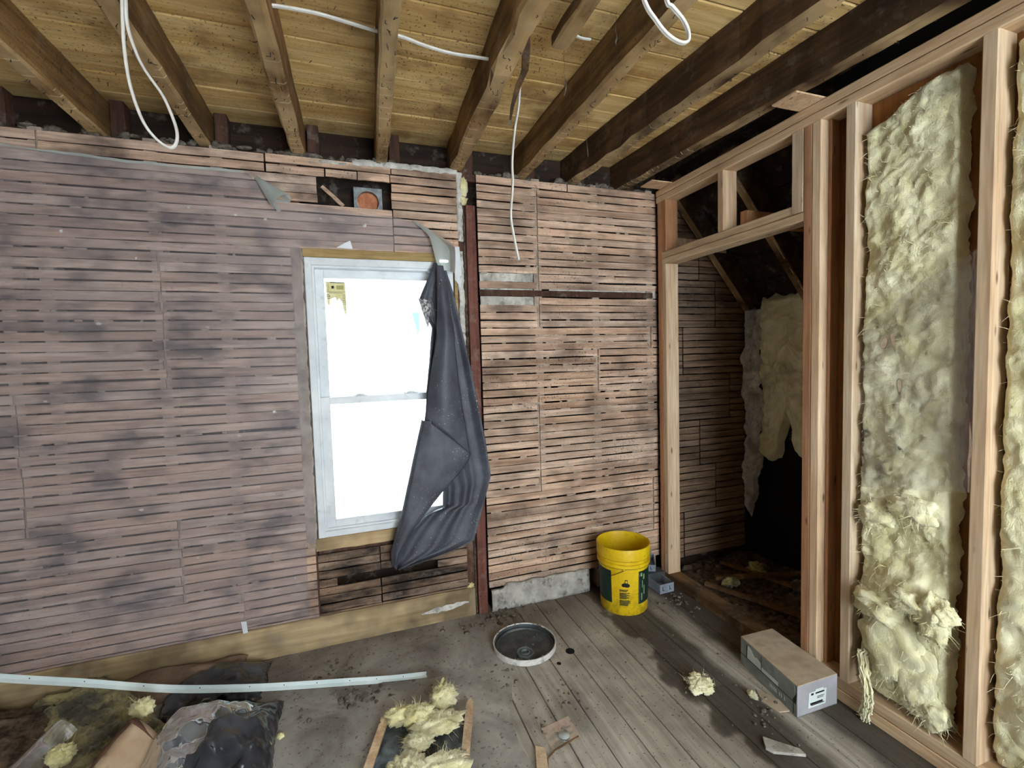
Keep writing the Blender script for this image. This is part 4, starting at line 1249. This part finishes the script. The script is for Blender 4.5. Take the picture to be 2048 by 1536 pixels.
# ---------------------------------------------------------------- grey plastic electrical boxes by the jamb
M['pvc'] = plain('grey_pvc', '#747c88', '#8d95a0', 10, .5, dirt='#3b3a3a', da=.5, dsc=18)
def pvc_box(name, lab, loc, rot, lx=.10, ly=.17, lz=.055):
    t = thing(name, lab, 'electrical box', loc, 0, 'loose electrical boxes by the jamb')
    t.rotation_euler = rot
    w = .003
    obj('floor_panel', MB().box(0, lx, 0, ly, 0, w), 'pvc', t)
    obj('end_wall', MB().box(0, lx, 0, w, w, lz), 'pvc', t)
    obj('end_wall', MB().box(0, lx, ly - w, ly, w, lz * 1.0), 'pvc', t)
    obj('side_wall', MB().box(0, w, w, ly - w, w, lz), 'pvc', t)
    obj('side_wall', MB().box(lx - w, lx, w, ly - w, w, lz), 'pvc', t)
    for q in (0.18, .68):
        obj('knockout', MB().box(lx * q, lx * q + .004, -.0008, 0, lz * .3, lz * .75).box(lx * q, lx * (q + .12), -.0008, 0, lz * .3, lz * .37), 'print', t)
    for q in range(4):
        obj('rib', MB().box(lx * (.12 + .22 * q), lx * (.12 + .22 * q) + .007, ly, ly + .002, lz * .5, lz * 1.35), 'pvc', t)
    return t
pvc_box('electrical_box', 'open grey plastic electrical box on the floor behind the yellow bucket', (1.665, -.225, .004), (0, 0, .02))
pvc_box('electrical_box', 'grey plastic electrical box stacked in the corner by the jamb', (1.640, -.05, .075), (math.radians(18), 0, -.5), .10, .10, .05)
tag(obj('dark_block', MB().bar('x', 1.60, 1.79, -.11, -.035, .003, .07, .004, 4, .003), plain('dark_grey_block', '#3a3c3d', '#4d4f50', 12, .7)), 'dark grey block under the stacked electrical box', 'block')

# ---------------------------------------------------------------- long cardboard box
cb = thing('cardboard_box', 'long grey cardboard box lying beside the partition', 'box')
M['card'] = plain('grey_printed_card', '#7c8380', '#949a97', 8, .7, dirt='#5a5a54', da=.4, dsc=14)
M['card_end'] = plain('pale_grey_card', '#908f94', '#a3a2a7', 8, .7)
M['card_top'] = plain('brown_dusty_card', '#a0917d', '#bfb09b', 9, .85, dirt='#5b4836', da=.6, dsc=9, dlo=.55, dhi=.75)
A0, B0, C0, D0 = (1.625, -.865), (1.573, -1.192), (1.783, -1.195), (1.805, -.872)
hh = .123
def V3(p, z): return (p[0], p[1], z)
obj('end_panel', MB().hexa([V3(B0, 0), V3(C0, 0), (C0[0], C0[1] + .004, 0), (B0[0], B0[1] + .004, 0)], [V3(B0, hh), V3(C0, hh), (C0[0], C0[1] + .004, hh), (B0[0], B0[1] + .004, hh)]), 'card_end', cb)
sd = obj('side_panel', MB().hexa([V3(A0, 0), V3(B0, 0), (B0[0] + .004, B0[1] + .004, 0), (A0[0] + .004, A0[1], 0)], [V3(A0, hh), (B0[0] + .0, B0[1] + .012, hh), (B0[0] + .004, B0[1] + .012, hh), (A0[0] + .004, A0[1], hh)]), 'card', cb)
obj('end_panel', MB().hexa([V3(A0, 0), V3(D0, 0), (D0[0], D0[1] - .004, 0), (A0[0], A0[1] - .004, 0)], [V3(A0, hh), V3(D0, hh), (D0[0], D0[1] - .004, hh), (A0[0], A0[1] - .004, hh)]), 'card_end', cb)
obj('side_panel', MB().hexa([V3(D0, 0), V3(C0, 0), (C0[0] - .004, C0[1] + .004, 0), (D0[0] - .004, D0[1], 0)], [V3(D0, hh), V3(C0, hh), (C0[0] - .004, C0[1] + .004, hh), (D0[0] - .004, D0[1], hh)]), 'card', cb)
obj('bottom_panel', MB().hexa([V3(B0, 0), V3(C0, 0), V3(D0, 0), V3(A0, 0)], [V3(B0, .003), V3(C0, .003), V3(D0, .003), V3(A0, .003)]), 'card', cb)
lid = obj('top_flap', MB().hexa([V3(B0, hh), V3(C0, hh), V3(D0, hh), V3(A0, hh)], [V3(B0, hh + .004), V3(C0, hh + .004), V3(D0, hh + .004), V3(A0, hh + .004)]), 'card_top', cb)
lid['label'] = 'brown dusty top of the box'
sv = Vector((B0[0] - A0[0], B0[1] - A0[1], 0)); nrm = Vector((-sv.y, sv.x, 0)).normalized()
if nrm.x > 0: nrm = -nrm
def onside(t, z, l=.0012): return Vector((A0[0], A0[1], 0)) + sv * t + Vector((0, 0, z)) + nrm * l
def sidepoly(pts, mat, name='printed_patch'):
    return obj(name, MB().poly([onside(t, z) for t, z in pts], nrm * .0006), mat, sd)
M['white_print'] = plain('white_print', '#c6cfcd', '#d6dddb', 8, .6)
sidepoly([(.135, .055), (.40, .055), (.40, .085), (.36, .090), (.33, .094), (.28, .088), (.245, .098), (.22, .108), (.18, .112), (.145, .112)], 'white_print')
sidepoly([(.41, .055), (.70, .055), (.70, .072), (.41, .072)], 'white_print')
sidepoly([(.002, .051), (.985, .051), (.985, .054), (.002, .054)], 'print', 'printed_line')
sidepoly([(.12, .055), (.133, .055), (.145, .113), (.125, .113)], 'print', 'printed_line')
sidepoly([(.401, .055), (.408, .055), (.408, .117), (.401, .117)], 'print', 'printed_line')
sidepoly([(.94, .004), (.95, .004), (.95, .054), (.94, .054)], 'print', 'printed_line')
for t0 in (.56, .585, .61, .635, .66, .72, .75, .80):
    sidepoly([(t0, .022), (t0 + .012, .022), (t0 + .012, .038), (t0, .038)], 'white_print', 'printed_letter')
sidepoly([(.93, .058), (.985, .048), (.998, .10)], 'print', 'tear')
ev = Vector((C0[0] - B0[0], C0[1] - B0[1], 0)); en = Vector((0, -1, 0))
def endpoly(pts, mat, name, l=.001):
    return obj(name, MB().poly([Vector((B0[0], B0[1], 0)) + ev * t + Vector((0, 0, z)) + en * l for t, z in pts], en * .0005), mat, cb)
stk = endpoly([(.26, .022), (.70, .022), (.72, .085), (.64, .085), (.64, .092), (.44, .092), (.44, .085), (.28, .085)], 'white_print', 'address_label')
for a, b, c, d in [(.33, .39, .072, .080), (.44, .66, .073, .079), (.31, .62, .034, .042), (.33, .66, .030, .033), (.48, .66, .060, .062), (.48, .64, .054, .056)]:
    endpoly([(a, c), (b, c), (b, d), (a, d)], 'blackmark', 'printed_mark', .0016)

# ---------------------------------------------------------------- metal strip leaning across the debris
pts = [(-1.62, -.20, .375), (-1.295, -.24, .280), (-1.03, -.27, .210), (-.738, -.30, .127), (-.458, -.33, .076), (-.264, -.36, .056), (-.064, -.385, .035), (.10, -.405, .017), (.262, -.422, .004)]
P = smooth_path(pts, 6)
mb = MB()
G1 = [[p + Vector((0, .004, .016)), p + Vector((0, 0, .0)), p + Vector((0, -.012, -.008 if p.z > .02 else -.002))] for p in P]
for row in G1:
    for q in row: q.z = max(q.z, .003)
ms = thing('metal_strip', 'long bent aluminium strip lying over the rubbish to the open floor', 'metal strip')
solid(obj('strip', MB().grid(G1), 'metal', ms), .0012)
mb = MB()
for i in range(4, len(P), 4):
    mb.lathe([(.0022, .0), (.002, .0008), (0, .0008)], 8, 0, 0, 0)
    for q in range(len(mb.v) - 24, len(mb.v)):
        v = mb.v[q]
        mb.v[q] = (P[i].x + v[0], P[i].y - .0015 - v[2] * 1.5, P[i].z + .008 + v[1])
o = obj('punched_holes', mb, 'print', ms)
o['kind'] = 'stuff'

# ---------------------------------------------------------------- rubbish heap at the left
def heap(name, lab, cat, x0, x1, y0, y1, hf, mat, nx=60, ny=60, parent=None, smooth=True, kind=None, mask=None):
    G = []
    for i in range(nx + 1):
        row = []
        for j in range(ny + 1):
            u, v = i / nx, j / ny
            row.append((x0 + (x1 - x0) * u + .02 * fr(v * 3, u * 3, 0, 1, 4), y0 + (y1 - y0) * v + .02 * fr(u * 3, v * 3, 5, 1, 4), max(.004, hf(u, v))))
        G.append(row)
    o = obj(name, MB().grid(G), mat, parent, smooth=smooth)
    if cat: tag(o, lab, cat, kind=kind)
    return o
def dome(u, v, p=.6): return max(0, math.sin(math.pi * u) * math.sin(math.pi * v)) ** p

# dirt and torn brown paper along the wall
heap('dirt_pile', 'dark dirt heaped in the left corner under the metal strip', 'dirt', -1.75, -1.02, -.42, -.03, lambda u, v: .10 * dome(u, v, .7) + .03 * dome(u, v) * fr(u, v, 0, 6, 3), 'dirt', kind='stuff')
M['kraft'] = plain('brown_kraft_paper', '#5e4c40', '#7d6857', 7, .8, dirt='#40322a', da=.5, dsc=8)
o = heap('brown_paper', 'crumpled brown paper lying against the left baseboard', 'paper', -1.02, -.52, -.19, -.03, lambda u, v: .05 * dome(u, v, .5) + .05 * v + .02 * fr(u, v, 0, 3, 7), 'kraft', 40, 20)
solid(o, .001)
# dirty batt lying slantwise
db = thing('insulation_batt', 'dirty flattened glass wool batt on the floor under the metal strip', 'insulation', (-.985, -.30, 0), math.radians(-52))
G = []
pts = []
for i in range(91):
    row = []
    for j in range(41):
        u, v = i / 90, j / 40
        xx, yy = (u - .5) * .72, (v - .5) * .30
        e = min(u, 1 - u, (v * .5), (1 - v) * .5)
        zz = .085 * min(1, e / .08) ** .5 + .016 * fr(xx, yy, 0, 14, 4, 5) + .012 * fr(xx, yy, 0, 40, 6, 4)
        row.append((xx + .012 * fr(u, v, 0, 9, 1), yy + .012 * fr(v, u, 0, 9, 2), max(.004, zz)))
        pts.append((row[-1], (0, 0, 1)))
    G.append(row)
obj('wool', MB().grid(G), 'batt_dirty', db, smooth=True)
fuzz('loose_fibres', db, random.Random(2).sample(pts, 1500), .022, 'batt_dirty', 4)
for q, (xx, yy, zz, s_, lab) in enumerate([(-.795, -.425, .155, .034, 'bright yellow wool tuft behind the folded brown paper'), (-1.005, -.50, .10, .035, 'bright yellow wool tuft at the lower left on the dirty batt')]):
    t = thing('wool_tuft', lab, 'insulation', (xx, yy, zz))
    obj('wool', MB().blob((0, 0, 0), (s_ * 1.1, s_ * .9, s_ * .9), q + 9, .35, 3.2, 40, 28), 'batt_bright', t, smooth=True)
    fuzz('loose_fibres', t, [((s_ * random.Random(i).uniform(-1, 1), s_ * random.Random(i + 99).uniform(-.7, .7), s_ * .4), (0, 0, 1)) for i in range(90)], .02, 'batt_bright', q)
# folded kraft facing
kf = thing('folded_kraft_paper', 'folded brown and cream kraft paper between batt and black bag', 'paper', (-.785, -.655, .0), math.radians(77))
M['cream'] = plain('cream_paper', '#b59b7f', '#cdb69a', 7, .8, dirt='#5f4330', da=.75, dsc=5, dlo=.5, dhi=.55)
M['kraft_dark'] = plain('dark_kraft', '#4f3527', '#6b4c39', 8, .75)
PR = [(-.085, .055), (-.06, .088), (-.03, .118), (0, .142), (.025, .158), (.042, .155), (.055, .125), (.060, .085), (.054, .045), (.045, .012)]
def kraft_strip(a, b):
    return MB().grid([[(-.26 + .385 * i / 16, y_ * (1.05 - .25 * i / 16) + .006 * fr(i * .2, j * .3, 0, 1, 3), z_ + .035 * i / 16 * (z_ > .03) + .004 * fr(i * .3, j * .4, 0, 1, 6)) for j, (y_, z_) in enumerate(PR[a:b])] for i in range(17)])
solid(obj('cream_panel', kraft_strip(0, 5), 'cream', kf, smooth=True), .0012)
solid(obj('dark_side', kraft_strip(4, 10), 'kraft_dark', kf, smooth=True), .0012)
solid(obj('end_fold', MB().grid([[(.10 + .04 * i / 5, y_ * .8 * (1 - .1 * i), z_ + .037 + .004 * i - .006 * i * i * .3) for (y_, z_) in PR[0:6]] for i in range(6)]), 'kraft_dark', kf, smooth=True), .0012)
# black bags: glossy crumpled sheets
kk = NT('black_bag_plastic')
pos = kk.n('NewGeometry').outputs['Position']
c_ = kk.ramp(kk.noise(pos, 5, 4, .6), .38, .66, srgb('#1b1e23'), srgb('#454b54'))
M['bag'] = kk.done(kk.principled(color=c_, rough=.18, spec=.6, normal=kk.bump(kk.noise(kk.vmul(pos, (1, 2.2, 1)), 16, 4, .5, 1.5), .10, .012)))
def crumple(u, v, f, o):
    """Soft creased relief from straight folds in several directions."""
    h = 0
    r_ = random.Random(o)
    for q in range(7):
        a = r_.uniform(-.5, 1.2) + .35 * math.pi * (q % 2)
        t_ = (math.cos(a) * u + math.sin(a) * v) * f * r_.uniform(.7, 2.2) + r_.uniform(0, 9) + .5 * fr(u, v, q, 2.0, o)
        w_ = abs((t_ % 1) * 2 - 1)
        h += (w_ * w_ * (3 - 2 * w_) - .5) / (1 + q * .6)
    return h
def bagh(u, v, h, o, c=.018):
    return h * dome(u, v, .38) * (1 + .25 * fr(u, v, 0, 2.0, o, 2)) + c * crumple(u, v, 2.2, o) * dome(u, v, .5)
heap('rubbish_bag', 'crumpled glossy black plastic bag at the lower left', 'rubbish bag', -.72, -.33, -.98, -.36, lambda u, v: bagh(u, v, .15, 3), 'bag', 110, 110)
heap('rubbish_bag', 'flat black plastic bag behind the metal strip', 'rubbish bag', -.80, -.42, -.315, -.05, lambda u, v: bagh(u, v, .09, 8, .010), 'bag', 80, 60)
M['clear_bag'] = film('greyish_clear_bag', '#9aa2a6', .62, .05, .12, 5.0, .4)
heap('plastic_bag', 'grey see-through plastic crumpled over the left of the black bag', 'plastic sheet', -.76, -.40, -.88, -.37, lambda u, v: bagh(u, v, .165, 5, .016) + .004, 'clear_bag', 100, 100)
G = [[(-1.16 + .10 * i / 12 + .04 * j / 20, -.62 + .26 * j / 20, .09 + .05 * math.sin(math.pi * i / 12) + .006 * fr(i * .3, j * .2, 0, 1, 3)) for j in range(21)] for i in range(13)]
tag(obj('plastic_sheet', MB().grid(G), 'clear_scrap', smooth=True), 'curled clear plastic strip at the lower left corner', 'plastic sheet')

# ---------------------------------------------------------------- torn batt with two laths at the bottom centre
tb = thing('torn_batt_facing', 'foil-faced torn batt with two wooden slats and yellow wool', 'insulation')
M['foil'] = plain('dirty_foil_facing', '#3b4147', '#6e777e', 14, .4, .3, metal=.2, dirt='#1d1e20', da=.6, dsc=12)
Lp = [(.066, -.655), (-.09, -1.10)]
Rp = [(.395, -.70), (.25, -1.14)]
G = []
for i in range(41):
    s_ = i / 40
    a = Vector((Lp[0][0] + (Lp[1][0] - Lp[0][0]) * s_, Lp[0][1] + (Lp[1][1] - Lp[0][1]) * s_, 0))
    b = Vector((Rp[0][0] + (Rp[1][0] - Rp[0][0]) * s_, Rp[0][1] + (Rp[1][1] - Rp[0][1]) * s_, 0))
    G.append([a.lerp(b, t / 30) + Vector((0, 0, .012 + .010 * fr(s_, t / 30, 0, 6, 3) + .012 * abs(t / 15 - 1) ** 4)) for t in range(31)])
solid(obj('foil_facing', MB().grid(G), 'foil', tb, smooth=True), .002)
for (p, q), s_ in ((Lp, -1), (Rp, 1)):
    a, b = Vector((p[0], p[1], 0)), Vector((q[0], q[1], 0))
    d = (b - a).normalized(); w = Vector((-d.y, d.x, 0)) * .015
    sh = -w * .8 * s_ * -1
    tip = a - d * .03
    mb = MB()
    mb.poly([a + w + Vector((0, 0, .03)), tip + Vector((0, 0, .03)), a - w + Vector((0, 0, .03)), b - w + Vector((0, 0, .02)), b + w + Vector((0, 0, .02))], (0, 0, .009))
    obj('slat', mb, 'new', tb)
for q, (xx, yy, rx, ry, rz) in enumerate([(.12, -.675, .055, .03, .03), (.19, -.70, .06, .045, .03), (.30, -.645, .048, .042, .04), (.26, -.76, .09, .05, .02), (.12, -.93, .06, .05, .035), (.24, -.95, .08, .05, .022), (.17, -.82, .05, .04, .018)]):
    o = obj('wool', MB().blob((xx, yy, .03 + rz * .5), (rx, ry, rz), q + 70, .55, 2.6, 28, 18), 'batt_bright' if q < 3 else 'batt', tb, smooth=True)
    r = random.Random(q)
    pts = []
    for i in range(220):
        a, e = r.uniform(0, 6.28), r.uniform(0, 1.4)
        d = Vector((math.cos(a) * math.cos(e), math.sin(a) * math.cos(e), math.sin(e)))
        pts.append(((xx + d.x * rx, yy + d.y * ry, .03 + rz * .5 + d.z * rz), d))
    fuzz('loose_fibres', tb, pts, .022, 'batt_bright' if q < 3 else 'batt', q + 3)
obj('wool_strand', MB().tube(smooth_path([(.285, -.645, .05), (.292, -.62, .08), (.31, -.60, .10)], 4), [.006] * 8 + [.002], 5), 'batt_bright', tb)

# ---------------------------------------------------------------- small things on the floor
wt = thing('wool_tuft', 'pale yellow wool tuft lying on the open floorboards', 'insulation', (1.335, -.932, 0))
for q, (dx, dy, dz, s_) in enumerate([(0, 0, .022, .04), (-.03, -.012, .016, .028), (.032, .0, .018, .03), (.0, .025, .035, .028), (.015, -.028, .014, .026)]):
    obj('wool', MB().blob((dx, dy, dz), (s_, s_ * .8, s_ * .6), q + 30, .6, 2.6, flat=.001), 'batt', wt, smooth=True)
r = random.Random(55)
fuzz('loose_fibres', wt, [((r.uniform(-.05, .05), r.uniform(-.04, .04), r.uniform(.01, .04)), (0, 0, 1)) for _ in range(260)], .022, 'batt', 9)
tag(obj('wood_offcut', MB().poly([(.572, -.962, .004), (.602, -.985, .004), (.560, -1.13, .004), (.520, -1.115, .004)], (0, 0, .012)), 'new'), 'pale sawn wood offcut at the bottom edge of the picture', 'offcut')
tag(obj('thin_stick', MB().tube([(.742, -.972, .006), (.69, -.985, .007), (.635, -.996, .006), (.595, -1.02, .006), (.56, -1.10, .006)], .0035, 6), 'plate_dirty'), 'thin bent stick on the floor beside the pale offcut', 'stick')
G = [[(.625 + .125 * i / 12, -1.0 + .11 * j / 12 + .02 * i / 12, .006 + .006 * abs(fr(i * .3, j * .3, 0, 1, 2))) for j in range(13)] for i in range(13)]
ps = thing('plastic_scrap', 'small clear plastic wrapper with a round pad on the floor', 'plastic scrap')
obj('wrapper', MB().grid(G), 'clear_scrap', ps, smooth=True)
obj('round_pad', MB().lathe([(.021, .010), (.020, .016), (0, .017)], 20, .692, -.952, 0), 'film_flap', ps, smooth=True)
tag(obj('drywall_scrap', MB().poly([(1.337, -1.262, .003), (1.366, -1.222, .003), (1.40, -1.262, .003), (1.442, -1.308, .003), (1.441, -1.334, .003), (1.348, -1.285, .003)], (0, 0, .010)), 'plaster'), 'broken pale board scrap on the dark floor lane', 'board scrap')
tag(obj('wool_tuft', MB().blob((-.315, -.565, .008), (.012, .012, .011), 4, .5, 2, flat=.002), 'batt_bright', smooth=True), 'tiny yellow wool crumb right of the black bag', 'insulation')
tag(obj('wool_tuft', MB().blob((1.50, -1.05, .014), (.012, .022, .016), 6, .5, 2, flat=.002), 'batt', smooth=True), 'small wool crumb beside the long cardboard box', 'insulation')
tag(obj('cardboard_scrap', MB().poly([(1.548, -1.02, .002), (1.585, -1.10, .002), (1.572, -1.16, .002), (1.53, -1.15, .002), (1.515, -1.08, .002)], (0, 0, .004)), 'card_top'), 'flat brown cardboard scrap beside the long box', 'cardboard scrap')
mb = MB()
r = random.Random(21)
def crumb(x, y, s_, k=0):
    mb.blob((x, y, s_ * .45), (s_ * r.uniform(.7, 1.4), s_ * r.uniform(.7, 1.3), s_ * .7), k, .6, 2.0, 6, 4, flat=.001)
for cx_, cy_, sx_, sy_, n_, smx in [(-.02, -.44, .05, .03, 60, .012), (-.16, -.24, .10, .05, 60, .010), (.05, -.2, .30, .12, 90, .007), (.72, -.10, .12, .05, 70, .014), (-.28, -.42, .05, .06, 24, .009),
                                    (1.70, -.32, .06, .05, 60, .010), (.58, -.57, .03, .05, 26, .008), (.3, -.4, .5, .3, 120, .004), (1.0, -.8, .4, .4, 110, .004), (1.45, -.6, .15, .35, 60, .006), (1.47, -1.12, .05, .05, 26, .010), (.8, -.75, .04, .05, 18, .007), (.66, -.92, .03, .04, 16, .007)]:
    for i in range(n_):
        crumb(r.gauss(cx_, sx_), min(-.03, r.gauss(cy_, sy_)), r.uniform(.0015, smx), i)
tag(obj('floor_crumbs', mb, 'dust', smooth=True), 'scattered crumbs and dust clods on the floor', 'debris', kind='stuff')
